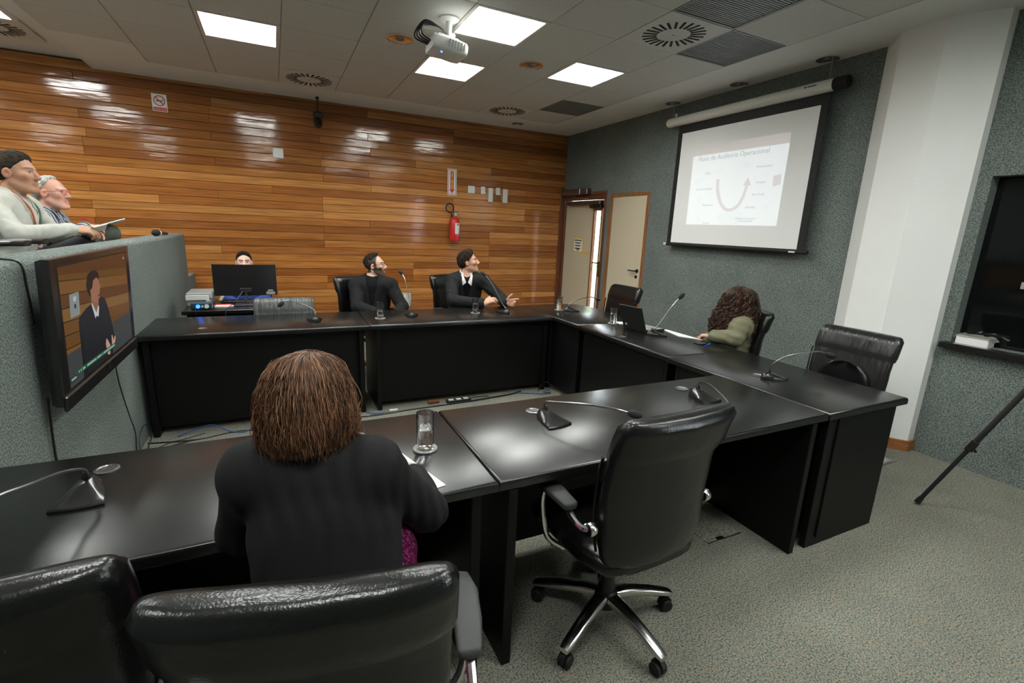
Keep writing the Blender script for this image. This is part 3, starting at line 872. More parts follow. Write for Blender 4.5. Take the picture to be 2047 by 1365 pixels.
#            z    ycentre width thick  bow
BACK = [(.43, -.205, .36, .05, .02), (.47, -.222, .41, .075, .03), (.55, -.232, .45, .085, .04), (.68, -.235, .47, .080, .045), (.82, -.245, .475, .075, .04), (.93, -.265, .475, .080, .03), (.985, -.278, .470, .080, .022), (1.005, -.284, .455, .055, .02), (1.012, -.286, .43, .02, .018)]
def make_chair(mat, arms=True, lumbar=False, bh=1.0):
    t = thing('office_chair', 'x', 'chair', (0, 0, 0), 0, 'black leather office chairs')
    m = MB(); zs = [.43, .445, .47, .51, .55, .60, .65, .70, .75, .80, .85, .88]
    m.loft([ringsec((0, interp(BACK, z)[0], z), interp(BACK, z)[1] - (.0 if z < .8 else .006), interp(BACK, z)[2], bow=interp(BACK, z)[3]) for z in zs])
    obj('backrest', m, mat, t, smooth=True, angle=60)
    m = MB(); zs = [.862, .868, .885, .91, .94, .965, .985, .996, 1.005, 1.012]
    rr_ = []
    for z in zs:
        y, w, th, bw = interp(BACK, z)
        k = .012 if .87 < z < .99 else 0.0
        rr_.append(ringsec((0, y - .004, z), w + .006 + k * .5, th + .012 + k, bow=bw))
    m.loft(rr_); obj('head_roll', m, mat, t, smooth=True, angle=60)
    for s in (-1, 1):       # piping along the sides
        p = []
        for z in np.linspace(.50, .862, 10):
            y, w, th, bw = interp(BACK, z); p.append((s * (w / 2 - .002), y + bw + .03, z))
        m = MB(); m.tube(p, .0055, 6); obj('piping', m, mat, t, smooth=True)
    if bh != 1.0:
        for ch_ in [x for x in bpy.data.objects if x.parent == t]:
            for v_ in ch_.data.vertices: v_.co.z = .43 + (v_.co.z - .43) * bh
    if lumbar:
        m = MB(); m.loft([ringsec((0, interp(BACK, z)[0] + .048, z), w, .05, bow=.02) for z, w in ((.52, .30), (.55, .33), (.62, .34), (.70, .32), (.76, .26), (.80, .17), (.815, .05))])
        obj('lumbar_cushion', m, MAT['leather'], t, smooth=True, angle=60)
    m = MB()
    m.loft([ringsec((0, y, z), w, th, nor=(0, 0, 1), bow=.008) for y, z, w, th in ((-.235, .445, .34, .05), (-.21, .445, .42, .08), (-.10, .445, .49, .095), (.08, .448, .50, .10), (.18, .448, .49, .095), (.235, .438, .47, .075), (.255, .425, .44, .03))])
    obj('seat', m, mat, t, smooth=True, angle=60)
    for s in (-1, 1):
        if not arms: break
        m = MB(); m.loft([ringsec((s * x, y, z), w, th, nor=(0, 0, 1)) for y, x, z, w, th in ((-.115, .285, .655, .03, .012), (-.105, .287, .658, .055, .026), (-.03, .292, .668, .066, .03), (.06, .295, .668, .068, .03), (.13, .285, .660, .06, .026), (.145, .283, .657, .03, .012))])
        a = obj('armrest', m, MAT['armpad'], t, smooth=True, angle=60)
        m = MB(); m.tube(smooth_path([(s * .287, -.07, .650), (s * .289, -.12, .628), (s * .284, -.165, .615), (s * .262, -.19, .615)], 5), .011, 8); obj('arm_bracket', m, MAT['chrome'], a, smooth=True, world=False)
        m = MB(); m.tube(smooth_path([(s * .292, .05, .652), (s * .30, .05, .58), (s * .285, .03, .46), (s * .22, .01, .40)], 5), .011, 8)
        obj('arm_post', m, MAT['chrome'], a, smooth=True, world=False)
        m = MB(); m.lathe([(.022, 0), (.024, .006), (.024, .022), (.020, .028)], (s * .262 - (.014), -.19, .615), n=16, axis='x'); obj('arm_knob', m, MAT['chrome'], a, smooth=True, world=False)
    m = MB(); m.bbox(-.11, .11, -.13, .15, .375, .405, .008); obj('mechanism', m, MAT['black'], t)
    m = MB(); m.lathe([(.030, 0), (.030, .05), (.026, .056)], (-.17, .10, .385), n=16, axis='x'); m.tube([(-.24, .06, .385), (-.11, .06, .385)], .006); obj('tension_knob', m, MAT['chrome'], t, smooth=True)
    m = MB(); m.lathe([(.034, .10), (.034, .18), (.027, .19), (.027, .30), (.022, .305), (.022, .385)], n=20); obj('gas_lift', m, MAT['black'], t, smooth=True)
    m = MB(); m.lathe([(.030, .075), (.048, .085), (.050, .14), (.036, .155)], n=24); hub = obj('base_hub', m, MAT['black'], t, smooth=True)
    for k in range(5):
        a = math.radians(203 + 72 * k); R = Matrix.Rotation(a, 4, 'Z')
        m = MB(); m.loft([ringsec((x, 0, z), w, h, lat=(0, 1, 0), nor=(0, 0, 1), n=16) for x, z, w, h in ((.035, .128, .058, .040), (.10, .126, .052, .036), (.20, .108, .046, .032), (.285, .086, .042, .026), (.305, .080, .036, .018))])
        m.xform(R); lg = obj('base_leg', m, MAT['chrome'], t, smooth=True, angle=50)
        m = MB(); m.tube([(.292, 0, .085), (.292, 0, .055)], .007, 8)
        for s in (-1, 1):
            m.lathe([(.010, 0), (.024, .002), (.026, .008), (.024, .014), (.010, .016)], (.285, s * .016 - .008, .026), n=16, axis='y')
        m.lathe([(.028, -.006), (.028, .006)], (.285, 0, .032), n=16, axis='y'); m.xform(R)
        obj('caster', m, MAT['rubber'], lg, smooth=True, world=False)
    return t
MAT['armpad'] = plain('arm_pad', (.035, .036, .035), .55, bump=.2, bscale=300)
ch_a = make_chair(MAT['leather'])
ch_l = make_chair(MAT['leatherw'], lumbar=True)
def place(src, first, x, y, rotdeg, label, z=0):
    c = src if first else copy_tree(src)
    c.location = (x, y, z); c.rotation_euler = (0, 0, math.radians(rotdeg)); c['label'] = label
    return c
place(ch_a, True, 1.12, 1.315, 2, 'empty black office chair with chrome star base in the right foreground')
place(ch_a, False, .068, .965, -13, 'black office chair behind the woman in the blazer, with armrest in view')
ch_n = make_chair(MAT['leather'], False)
place(ch_n, True, -.495, 1.15, 0, 'black office chair cut off at the lower left corner')
place(ch_a, False, 3.16, 2.66, 70, 'black office chair of the curly haired woman')
place(ch_a, False, .84, 4.98, 180 + 28, 'black office chair of the bearded man')
place(ch_a, False, 1.85, 5.08, 180 + 22, 'black office chair of the gesturing man')
place(ch_l, True, 3.075, 1.735, 90, 'empty wrinkled leather chair in front of the white column')
place(ch_a, False, 3.06, 4.05, 90, 'empty black chair behind the laptop, before the cream doors')
ch_s = make_chair(MAT['leathersheen'], False, bh=.77)
place(ch_s, True, .04, 4.385, 180, 'empty chair with painted silvery sheen in front of the desk monitor')

# ------------------------------------------------------------------ projection screen
ps = thing('projection_screen', 'white pull down projection screen with a pale slide on the carpeted wall', 'screen', (4.30, 3.7, 1.45))
m = MB(); m.lathe([(.046, 2.80), (.050, 2.81), (.050, 4.71), (.046, 4.72)], (4.27, 0, 2.83), n=24, axis='y'); hs = obj('housing', m, MAT['whitemetal'], ps, smooth=True, world=True)
m = MB(); m.lathe([(.045, 2.69), (.052, 2.70), (.052, 2.80)], (4.27, 0, 2.83), n=24, axis='y'); obj('end_cap', m, MAT['blackmatte'], hs, smooth=True, world=True)
m = MB(); m.box(4.284, 4.287, 2.835, 4.56, 1.455, 2.83); obj('black_border', m, MAT['blackmatte'], ps, world=True)
m = MB(); m.box(4.281, 4.284, 2.90, 4.492, 1.475, 2.69); vw = obj('viewing_area', m, MAT['screenwhite'], ps, world=True)
m = MB(); m.tube([(4.283, 2.79, 1.452), (4.283, 4.555, 1.452)], .017, 12); br = obj('bottom_bar', m, MAT['blackmatte'], ps, smooth=True, world=True)
m = MB(); m.box(4.262, 4.266, 2.90, 2.96, 1.443, 1.458); m.bbox(4.268, 4.298, 4.556, 4.60, 1.44, 1.468, .003); obj('bar_clip', m, MAT['white'], br, world=True)
for y in (4.66, 2.86):
    m = MB(); m.tube([(4.27, y, 2.87), (4.27, y, H)], .007, 8); obj('hanger_rod', m, MAT['steel'], ps, smooth=True, world=True)
m = MB(); m.lathe([(.018, 0), (.018, .012)], (4.25, 4.60, 2.90), n=16, axis='x'); m.tube([(4.256, 4.60, 2.88), (4.256, 4.60, 2.90)], .004); obj('mount_disc', m, MAT['whitemetal'], ps, smooth=True, world=True)
m = MB(); m.box(4.2185, 4.2198, 3.02, 3.035, 2.836, 2.852); m.box(4.2185, 4.2198, 2.93, 3.01, 2.840, 2.849); obj('maker_mark', m, plain('dark_blue_print', (.03, .05, .12), .5), hs, world=True)
# the projected slide, projector light painted as pale, faintly glowing sheets
SL = 4.2806
MAT['slide'] = emit('slide_light', (.80, .90, .96), .16)
MAT['slidep'] = emit('slide_pink', (.78, .73, .73), .05)
MAT['slideg'] = emit('slide_grey', (.52, .57, .60), .11)
MAT['slidea'] = emit('slide_arrow', (.70, .67, .68), .14)
MAT['slidef'] = emit('slide_faint', (.77, .84, .88), .16)
def sq(poly, d, mat, nm, par):
    m = MB(); n = len(poly)
    m.add([(SL - d, y, z) for y, z in poly] + [(SL - d + .0003, y, z) for y, z in poly], [list(range(n)), list(range(n, 2 * n))[::-1]] + [(i, (i + 1) % n, n + (i + 1) % n, n + i) for i in range(n)])
    return obj(nm, m, mat, par, world=True)
s0 = sq([(4.285, 2.421), (3.133, 2.418), (3.137, 1.68), (4.279, 1.684)], .0003, MAT['slide'], 'slide', vw)
sq([(4.285, 2.421), (3.133, 2.418), (3.136, 2.512), (4.275, 2.518)], .0003, MAT['slidep'], 'slide_header', vw)
sq([(4.265, 2.505), (4.24, 2.505), (4.24, 2.435), (4.265, 2.435)], .0007, MAT['screenwhite'], 'slide_logo', vw)
sq([(4.23, 2.505), (4.215, 2.505), (4.215, 2.435), (4.23, 2.435)], .0007, MAT['screenwhite'], 'slide_logo', vw)
def wm(y, z): return wallM(SL - .0009, y, z, 'right')
text('slide_title', 'Fluxo de Auditoria Operacional', .068, MAT['slideg'], vw, wm(3.765, 2.379))
for s_, (y, z) in (('Seleção', (4.047, 2.226)), ('Estudo de Viabilidade', (4.075, 2.062)), ('Planejamento', (4.0, 1.892)), ('Execução', (3.985, 1.702)), ('Monitoramentos', (3.36, 2.237)), ('Divulgação', (3.371, 2.092)), ('Plano de ação', (3.383, 1.978)), ('Apreciação', (3.454, 1.858))):
    text('slide_caption', s_, .026, MAT['slideg'], vw, wm(y, z))
text('slide_caption', 'Relatórios de Instrução e\nde Consolidação', .024, MAT['slideg'], vw, wm(3.487, 1.737))
ap = [(3.92, 2.153), (3.878, 2.153)] + [tuple(p)[:2] for p in smooth_path([(3.875, 2.08, 0), (3.835, 1.965, 0), (3.775, 1.88, 0), (3.70, 1.85, 0), (3.62, 1.885, 0), (3.57, 1.97, 0), (3.545, 2.07, 0)], 4)] + [(3.575, 2.07), (3.526, 2.147), (3.482, 2.068), (3.513, 2.068)] + [tuple(p)[:2] for p in smooth_path([(3.535, 1.96, 0), (3.59, 1.865, 0), (3.665, 1.825, 0), (3.74, 1.825, 0), (3.80, 1.855, 0), (3.86, 1.93, 0), (3.905, 2.03, 0)], 4)]
sq(ap, .0011, MAT['slidea'], 'slide_arrow', vw)
sq([(3.672 + .18 * math.cos(a), 1.757 + .075 * math.sin(a)) for a in np.linspace(0, 2 * math.pi, 29)[:-1]], .0006, MAT['slidef'], 'slide_oval', vw)
for (y, z) in ((3.905, 2.253), (4.179, 2.148), (4.126, 1.958), (4.098, 1.752), (3.558, 2.254), (3.296, 1.854)):
    for k in range(3):
        a = random.uniform(-.5, .5); w_, h_ = random.uniform(.02, .04), random.uniform(.006, .035)
        cy_, cz_ = y + random.uniform(-.025, .025), z + random.uniform(-.03, .03)
        sq([(cy_ + p * math.cos(a) - q * math.sin(a), cz_ + p * math.sin(a) + q * math.cos(a)) for p, q in ((-w_, -h_), (w_, -h_), (w_, h_), (-w_, h_))], .0007 + k * .0002, MAT['slidef'] if k else MAT['slideg'] if h_ < .012 else MAT['slidef'], 'slide_icon', vw)
sq([(3.25, 2.14), (3.17, 2.15), (3.16, 2.06), (3.24, 2.04)], .0008, MAT['slidea'], 'slide_icon', vw)

# ------------------------------------------------------------------ ceiling projector
pj = thing('projector', 'white ceiling mounted projector with cables beside a bright lamp', 'projector', (1.22, 3.80, H))
m = MB(); m.lathe([(.075, H - .001), (.075, H - .012), (.06, H - .02), (.022, H - .024), (.020, H - .15)], (1.262, 3.84, 0), n=28); obj('ceiling_mount', m, MAT['white'], pj, smooth=True, world=True)
PR = Matrix.Translation((1.235, 3.80, 2.825)) @ Matrix.Rotation(math.radians(-2), 4, 'Z') @ Matrix.Rotation(math.radians(8), 4, 'Y')
m = MB()
m.loft([ringsec((x, 0, z), w, h, lat=(0, 1, 0), nor=(0, 0, 1), n=24, ex=.28) for x, z, w, h in ((-.135, .0, .21, .07), (-.128, .0, .235, .095), (.06, .0, .25, .10), (.115, .0, .235, .092), (.132, 0, .20, .07))]); m.xform(PR)
bd = obj('body', m, MAT['white'], pj, smooth=True, world=True, angle=40)
m = MB(); m.lathe([(.032, .125), (.036, .13), (.036, .142), (.028, .144), (.026, .136)], (0, .05, .005), n=20, axis='x'); m.xform(PR); obj('lens', m, MAT['black'], bd, smooth=True, world=True)
m = MB()
for k in range(6): m.box(-.02 + k * .022, -.008 + k * .022, -.128, -.122, -.02, .03)
m.xform(PR); obj('vent_slot', m, MAT['grey'], bd, world=True)
m = MB(); m.lathe([(.006, -.053), (.006, -.05)], (-.05, -.06, 0), n=10); m.xform(PR); obj('status_light', m, emit('blue_led', (.05, .3, 1.), 3), bd, world=True)
m = MB(); m.bbox(-.09, .07, -.05, .05, .05, .075, .006); m.tube([(0, 0, .07), (.045, .035, .12)], .016); m.xform(PR); obj('bracket', m, MAT['white'], pj, world=True)
m = MB()
for k in range(4):
    m.tube(smooth_path([PR @ Vector((-.13, -.05 + .03 * k, .0)), PR @ Vector((-.20 - .012 * k, -.04 + .03 * k, .03)), PR @ Vector((-.19, -.01, .10 + .01 * k)), PR @ Vector((-.08, .01, .13)), (1.25, 3.83, H - .12)], 6), .006, 6)
obj('cable_bundle', m, MAT['black'], pj, smooth=True, world=True)

# ------------------------------------------------------------------ television on the parapet
tv = thing('television', 'large flat television on the grey parapet showing a man in a jacket', 'television', (-.835, 3.02, 1.065))
tv.rotation_euler = (0, .045, 0)
m = MB(); m.loft([[(x, y, z) for y, z in ((-a, -b0), (a, -b0), (a, b1), (-a, b1))] for x, a, b0, b1 in ((-.03, .50, .24, .24), (-.01, .56, .285, .29), (.012, .575, .295, .300), (.032, .575, .295, .300), (.036, .570, .290, .296))])
obj('cabinet', m, MAT['blackgloss'], tv)
m = MB(); m.bbox(.030, .046, -.575, .575, -.318, -.252, .006); obj('lower_bezel', m, MAT['blackgloss'], tv)
m = MB(); m.bbox(-.066, -.029, -.20, .20, -.15, .15, .004); obj('wall_bracket', m, MAT['blackmatte'], tv)
X0 = .0368
m = MB(); m.box(.0355, X0, -.515, .515, -.245, .272); scr = obj('screen', m, emit('tv_black', (.01, .01, .01), .02), tv)
def TVP(poly, d, mat, nm):
    m = MB(); n = len(poly)
    P_ = [(-.50 + u * 1.0, -.24 + v * .505) for u, v in poly]
    m.add([(X0 + d, y, z) for y, z in P_] + [(X0 + d - .0002, y, z) for y, z in P_], [list(range(n)), list(range(n, 2 * n))[::-1]] + [(i, (i + 1) % n, n + (i + 1) % n, n + i) for i in range(n)])
    return obj(nm, m, mat, scr, world=False)
def em(nm, c, k=1.0): return emit(nm, tuple(v * k for v in c), .36, .04)
cols = [(.20, .085, .02), (.27, .12, .03), (.16, .062, .016), (.30, .15, .04), (.22, .095, .025)]
TB = .0002
for k in range(9):
    a0 = 1.0 - k * .112; sl = -.15
    z = lambda u, c: max(.0, min(1., c + sl * u * (1 - k * .05)))
    TVP([(0, max(0, z(0, a0 - .104))), (1, max(0, z(1, a0 - .104))), (1, z(1, a0)), (0, z(0, a0))] if a0 - .104 > .16 else [(0, .15), (1, .15), (1, max(.16, z(1, a0))), (0, max(.16, z(0, a0)))], TB + .00002 * k, em('tv_plank%d' % k, cols[k % 5], .62), 'picture_plank')
TVP([(0, .94), (1, .83), (1, 1), (0, 1)], TB + .0003, em('tv_plank_top', (.17, .065, .018), .5), 'picture_plank')
TVP([(0, 0), (0, .29), (.18, .285), (.45, .31), (.67, .32), (1, .31), (1, 0)], TB + .0004, em('tv_floor', (.075, .085, .085), .6), 'picture_floor')
TVP([(.16, .0), (.165, .50), (.18, .55), (.22, .54), (.26, .0)], TB + .0006, em('tv_chair', (.018, .02, .022), .6), 'picture_chair')
TVP([(.09, .76), (.201, .758), (.193, .562), (.08, .564)], TB + .0006, em('tv_box', (.30, .34, .33), .7), 'picture_box')
TVP([(.13, .73), (.165, .73), (.163, .69), (.128, .69)], TB + .0008, em('tv_box2', (.5, .55, .55), .8), 'picture_box')
TVP([(.135, .665), (.155, .665), (.153, .63), (.134, .63)], TB + .0008, em('tv_box3', (.06, .01, .01), .8), 'picture_box')
TVP([(.349, .606), (.27, .585), (.20, .55), (.175, .444), (.20, .287), (.195, .08), (.23, 0.0), (.60, 0), (.62, .12), (.66, .16), (.63, .32), (.593, .495), (.55, .60), (.496, .632), (.42, .60)], TB + .0010, em('tv_jacket', (.018, .020, .025), .7), 'picture_jacket')
TVP([(.352, .72), (.35, .62), (.36, .57), (.40, .50), (.445, .55), (.46, .65), (.45, .70)], TB + .0012, em('tv_neck', (.36, .16, .09), .7), 'picture_neck')
TVP([(.345, .61), (.36, .60), (.405, .50), (.44, .56), (.452, .55), (.43, .455), (.405, .475), (.385, .455)], TB + .0014, em('tv_collar', (.62, .65, .68), .8), 'picture_collar')
TVP([(.345, .72), (.36, .64), (.40, .605), (.445, .605), (.478, .635), (.484, .70), (.502, .72), (.487, .77), (.475, .84), (.42, .86), (.36, .80)], TB + .0014, em('tv_face', (.42, .19, .11), .7), 'picture_face')
TVP([(.30, .78), (.32, .71), (.345, .665), (.362, .72), (.385, .76), (.40, .81), (.45, .83), (.485, .80), (.487, .86), (.45, .90), (.39, .905), (.33, .875)], TB + .0016, em('tv_hair', (.015, .013, .012), .7), 'picture_hair')
TVP([(.45, .655), (.478, .665), (.482, .655), (.452, .642)], TB + .0018, em('tv_mou', (.04, .02, .015), .7), 'picture_moustache')
TVP([(.345, .735), (.365, .74), (.368, .69), (.352, .68)], TB + .0018, em('tv_ear', (.40, .17, .10), .7), 'picture_ear')
TVP([(.50, .15), (.515, .20), (.53, .19), (.545, .16), (.57, .11), (.555, .02), (.52, .03)], TB + .0014, em('tv_hand', (.60, .36, .26), .8), 'picture_hand')
TVP([(.60, .10), (.605, .20), (.62, .19), (.63, .13), (.66, .17), (.672, .15), (.64, .08), (.61, .06)], TB + .0014, em('tv_hand2', (.62, .38, .28), .8), 'picture_hand')
TVP([(.085, .070), (.09, .112), (.665, .098), (.658, .055)], TB + .0020, em('tv_caption', (.01, .11, .045), .8), 'picture_caption')
TVP([(.0, .045), (.0, .085), (.075, .085), (.075, .045)], TB + .0020, em('tv_clock', (.02, .02, .02), .8), 'picture_clock')
MAT['tvtext'] = em('tv_text', (.45, .55, .5), .8)
for (u, v, w_) in [(.10 + .012 * k, .0905 - k * .00025, .008) for k in range(46)] + [(.01 + .012 * k, .065, .008) for k in range(5)]:
    if random.random() < .85: TVP([(u, v - .010), (u + w_, v - .010), (u + w_, v + .010), (u, v + .010)], TB + .0024, MAT['tvtext'], 'picture_letter')
TVP([(.93, .93), (.965, .925), (.965, .955), (.93, .96)], TB + .0016, em('tv_logo', (.25, .2, .15), .8), 'picture_mark')
m = MB(); m.box(.0462, .0466, -.012, .012, -.292, -.272); obj('maker_badge', m, MAT['steel'], tv)

# ------------------------------------------------------------------ things on the wood wall
def onwall(nm, label, cat, x0, x1, z0, z1, th, mat, b=.003, group=None):
    m = MB(); m.bbox(x0, x1, D - th, D - .0005, z0, z1, b)
    return tag(obj(nm, m, mat, world=True), label, cat, group)
ns = thing('no_smoking_sign', 'no smoking sign high on the wood wall', 'sign', (-1.085, D - .01, 2.69))
m = MB(); m.bbox(-1.157, -1.013, D - .008, D - .0015, 2.692, 2.877, .001); obj('panel', m, MAT['white'], ns, world=True)
m = MB(); m.box(-1.150, -1.020, D - .0088, D - .008, 2.699, 2.735); obj('red_band', m, MAT['redp'], ns, world=True)
m = MB(); c_ = (-1.085, 2.805)
for k in range(32):
    a, b = 2 * math.pi * k / 32, 2 * math.pi * (k + 1) / 32
    q = [(c_[0] + r * math.cos(t_), D - .009, c_[1] + r * math.sin(t_)) for r, t_ in ((.056, a), (.056, b), (.046, b), (.046, a))]
    m.add(q, [(0, 1, 2, 3)])
m.add([(c_[0] + u, D - .0092, c_[1] + v) for u, v in ((-.040, .032), (-.032, .040), (.040, -.032), (.032, -.040))], [(0, 1, 2, 3)]); obj('ring', m, MAT['redp'], ns, world=True)
m = MB(); m.box(-1.115, -1.06, D - .0087, D - .008, 2.797, 2.809); m.box(-1.055, -1.05, D - .0087, D - .008, 2.80, 2.83); obj('cigarette', m, MAT['black'], ns, world=True)
text('wording', 'Proibido Fumar', .019, MAT['white'], ns, wallM(-1.085, D - .0094, 2.717, 'back'))
onwall('wall_plate', 'white square cover plate on the wood wall, below and left of the ceiling camera', 'plate', .047, .168, 2.303, 2.42, .012, MAT['white'], .004)
onwall('wall_plate', 'white square cover plate right of the extinguisher sign', 'plate', 2.672, 2.784, 2.05, 2.157, .012, MAT['white'], .004)
for k, (x0, lab) in enumerate(((2.882, 'left of the two'), (3.132, 'right of the two'))):
    sw = thing('switch_plate', 'white switch plate, ' + lab + ' beside the sensor boxes', 'switch', (x0 + .034, D - .01, 2.06))
    m = MB(); m.bbox(x0, x0 + .07, D - .012, D - .001, 2.052, 2.160, .003); obj('plate', m, MAT['white'], sw, world=True)
    m = MB(); m.bbox(x0 + .024, x0 + .046, D - .018, D - .012, 2.085, 2.125, .002); obj('toggle', m, MAT['whitemetal'], sw, world=True)
    bx = thing('sensor_box', 'slim white box, ' + lab + ' hanging beside the wall switches', 'device', (x0 + .15, D - .02, 1.93), 0, 'slim white wall boxes')
    m = MB(); m.bbox(x0 + .115, x0 + .192, D - .045, D - .001, 1.935, 2.148, .008); obj('case', m, MAT['whitemetal'], bx, world=True)
    m = MB(); m.tube(smooth_path([(x0 + .06, D - .02, 2.09), (x0 + .085, D - .03, 2.04), (x0 + .09, D - .02, 1.99), (x0 + .12, D - .02, 1.97)], 5), .003, 6); obj('wire', m, MAT['white'], bx, smooth=True, world=True)
    m = MB(); m.lathe([(.006, 0), (.006, -.004)], (x0 + .20, D - .03, 2.05), n=8, axis='x'); obj('indicator', m, MAT['red'], bx, world=True)
lb = thing('floor_box_plate', 'large pale square outlet plate low between the two seated men', 'plate', (1.695, D, .34))
m = MB(); m.bbox(1.60, 1.793, D - .012, D - .001, .347, .552, .003); obj('plate', m, MAT['beige'], lb, world=True)
m = MB(); m.lathe([(.017, -.0125), (.017, -.011)], (1.692, D, .45), n=16, axis='y'); obj('hole', m, MAT['slot'], lb, world=True)
m = MB(); m.box(1.672, 1.712, D - .0135, D - .012, .49, .525); obj('sticker', m, MAT['white'], lb, world=True)
es = thing('extinguisher_sign', 'red and white vertical arrow sign reading EXTINTOR', 'sign', (2.42, D, 2.0))
m = MB(); m.bbox(2.350, 2.490, D - .008, D - .001, 2.0, 2.374, .001); obj('panel', m, MAT['white'], es, world=True)
m = MB()
for (x0, x1, z0, z1) in ((2.362, 2.478, 2.356, 2.364), (2.362, 2.478, 2.010, 2.018), (2.362, 2.369, 2.018, 2.356), (2.471, 2.478, 2.018, 2.356)): m.box(x0, x1, D - .0088, D - .008, z0, z1)
obj('border', m, MAT['orange'], es, world=True)
m = MB(); pl = [(2.395, 2.342), (2.445, 2.342), (2.445, 2.085), (2.462, 2.085), (2.42, 2.028), (2.378, 2.085), (2.395, 2.085)]; n = len(pl)
m.add([(x, D - .0092, z) for x, z in pl] + [(x, D - .008, z) for x, z in pl], [list(range(n)), list(range(n, 2 * n))[::-1]] + [(i, (i + 1) % n, n + (i + 1) % n, n + i) for i in range(n)])
obj('arrow', m, MAT['redp'], es, world=True)
for k, ch in enumerate('EXTINTOR'): text('letter', ch, .040, MAT['yellow'], es, wallM(2.42, D - .0098, 2.322 - k * .0315, 'back'), bold=.0018)
fe = thing('fire_extinguisher', 'red fire extinguisher hanging on the wood wall', 'extinguisher', (2.435, D - .09, 1.335))
cx_, cy_ = 2.437, D - .088
m = MB(); m.lathe([(.06, 1.335), (.074, 1.342), (.076, 1.36), (.076, 1.63), (.070, 1.655), (.045, 1.678), (.026, 1.688), (.024, 1.70)], (cx_, cy_, 0), n=28); obj('cylinder', m, MAT['red'], fe, smooth=True, world=True)
m = MB(); m.lathe([(.020, 1.70), (.020, 1.74), (.012, 1.745)], (cx_, cy_, 0), n=16); m.tube([(cx_ - .01, cy_, 1.74), (cx_ + .07, cy_ - .01, 1.775)], .008, 6); m.tube([(cx_ - .01, cy_, 1.725), (cx_ + .075, cy_ - .01, 1.735)], .007, 6); m.tube([(cx_ - .02, cy_, 1.73), (cx_ - .045, cy_, 1.74)], .009, 6); m.lathe([(.016, -.03), (.016, -.02)], (cx_ + .01, cy_, 1.722), n=12, axis='y'); obj('valve', m, MAT['chrome'], fe, smooth=True, world=True)
m = MB(); m.tube(smooth_path([(cx_ - .045, cy_, 1.74), (cx_ - .115, cy_, 1.77), (cx_ - .13, cy_, 1.835), (cx_ - .085, cy_, 1.875), (cx_ - .03, cy_, 1.855), (cx_ - .012, cy_ + .02, 1.79), (cx_ - .04, cy_ + .03, 1.70)], 6), .010, 8); obj('hose', m, MAT['rubber'], fe, smooth=True, world=True)
m = MB()
lab = [(.0768, a) for a in np.linspace(-1.75, -.55, 8)]
m.add([(cx_ + r * math.cos(a), cy_ + r * math.sin(a), z) for z in (1.44, 1.60) for r, a in lab], [(i, i + 1, 8 + i + 1, 8 + i) for i in range(7)]); obj('label', m, MAT['white'], fe, smooth=True, world=True)
m = MB(); m.add([(cx_ + .0772 * math.cos(a), cy_ + .0772 * math.sin(a), z) for z in (1.565, 1.59) for r, a in lab[2:6]], [(i, i + 1, 4 + i + 1, 4 + i) for i in range(3)]); obj('label_print', m, MAT['orange'], fe, world=True)
m = MB(); m.bbox(cx_ - .03, cx_ + .03, D - .02, D - .001, 1.62, 1.72, .003); obj('wall_hook', m, MAT['steel'], fe, world=True)
cc = thing('ceiling_camera', 'small black dome camera on a short stem before the wood wall', 'camera', (.58, 6.95, H))
m = MB(); m.lathe([(.02, 3.046), (.02, 3.02), (.009, 3.015), (.009, 2.86)], (.585, 6.95, 0), n=14); obj('stem', m, MAT['black'], cc, smooth=True, world=True)
m = MB(); m.bbox(.53, .64, 6.90, 7.0, 2.80, 2.865, .008); obj('housing', m, MAT['black'], cc, world=True)
m = MB(); m.sphere((.585, 6.95, 2.745), (.05, .05, .062), 16, 10); hd = obj('dome', m, MAT['black'], cc, smooth=True, world=True)
m = MB(); m.lathe([(.022, -.052), (.022, -.03)], (.585, 6.95, 2.74), n=16, axis='y'); obj('lens', m, MAT['darkglass'], hd, smooth=True, world=True)

# ------------------------------------------------------------------ side desk with monitor and devices
ds = thing('side_desk', 'small black desk with the curved monitor by the wood wall', 'desk', (-.3, 5.18, 0))
m = MB(); m.bbox(-.76, .10, 4.87, 5.46, T - .035, T, .006); obj('desk_top', m, MAT['tabletop'], ds, world=True)
for x in (-.73, .04):
    m = MB(); m.bbox(x, x + .03, 4.93, 5.42, 0, T - .035, .003); obj('gable', m, MAT['tablewood'], ds, world=True)
m = MB(); m.bbox(-.70, .04, 4.95, 4.97, .2, T - .035, .003); obj('modesty_panel', m, MAT['tablewood'], ds, world=True)
mo = thing('monitor', 'black curved computer monitor seen from behind', 'monitor', (-.275, 5.20, T))
m = MB(); rings = []
n = 13
def mon(u, dn): return (-.275 + u * .265, 5.20 + .035 * (1 - u * u) * -1 + dn + .02, 0)
front = []; backv = []
vs = []; fs = []
for (z0_, dn) in ((0.832, -.012), (1.122, -.012), (1.122, .012), (.832, .012)):
    for k in range(n):
        u = -1 + 2 * k / (n - 1); p = mon(u, dn); vs.append((p[0], p[1], z0_))
for r in range(4):
    for k in range(n - 1): fs.append((r * n + k, r * n + k + 1, ((r + 1) % 4) * n + k + 1, ((r + 1) % 4) * n + k))
fs += [[r * n for r in range(4)], [r * n + n - 1 for r in range(4)][::-1]]
m.add(vs, fs); pan = obj('panel', m, MAT['black'], mo, world=True, smooth=True, angle=30)
m = MB(); m.bbox(-.325, -.225, 5.145, 5.176, .865, .905, .004); obj('stand_bracket', m, MAT['blackmatte'], mo, world=True)
m = MB(); m.tube([(-.275, 5.15, .885), (-.272, 5.155, .76)], .010, 10); obj('stand', m, MAT['steel'], mo, smooth=True, world=True)
m = MB(); m.bbox(-.37, -.18, 5.06, 5.22, T, T + .012, .004); obj('foot', m, MAT['black'], mo, world=True)
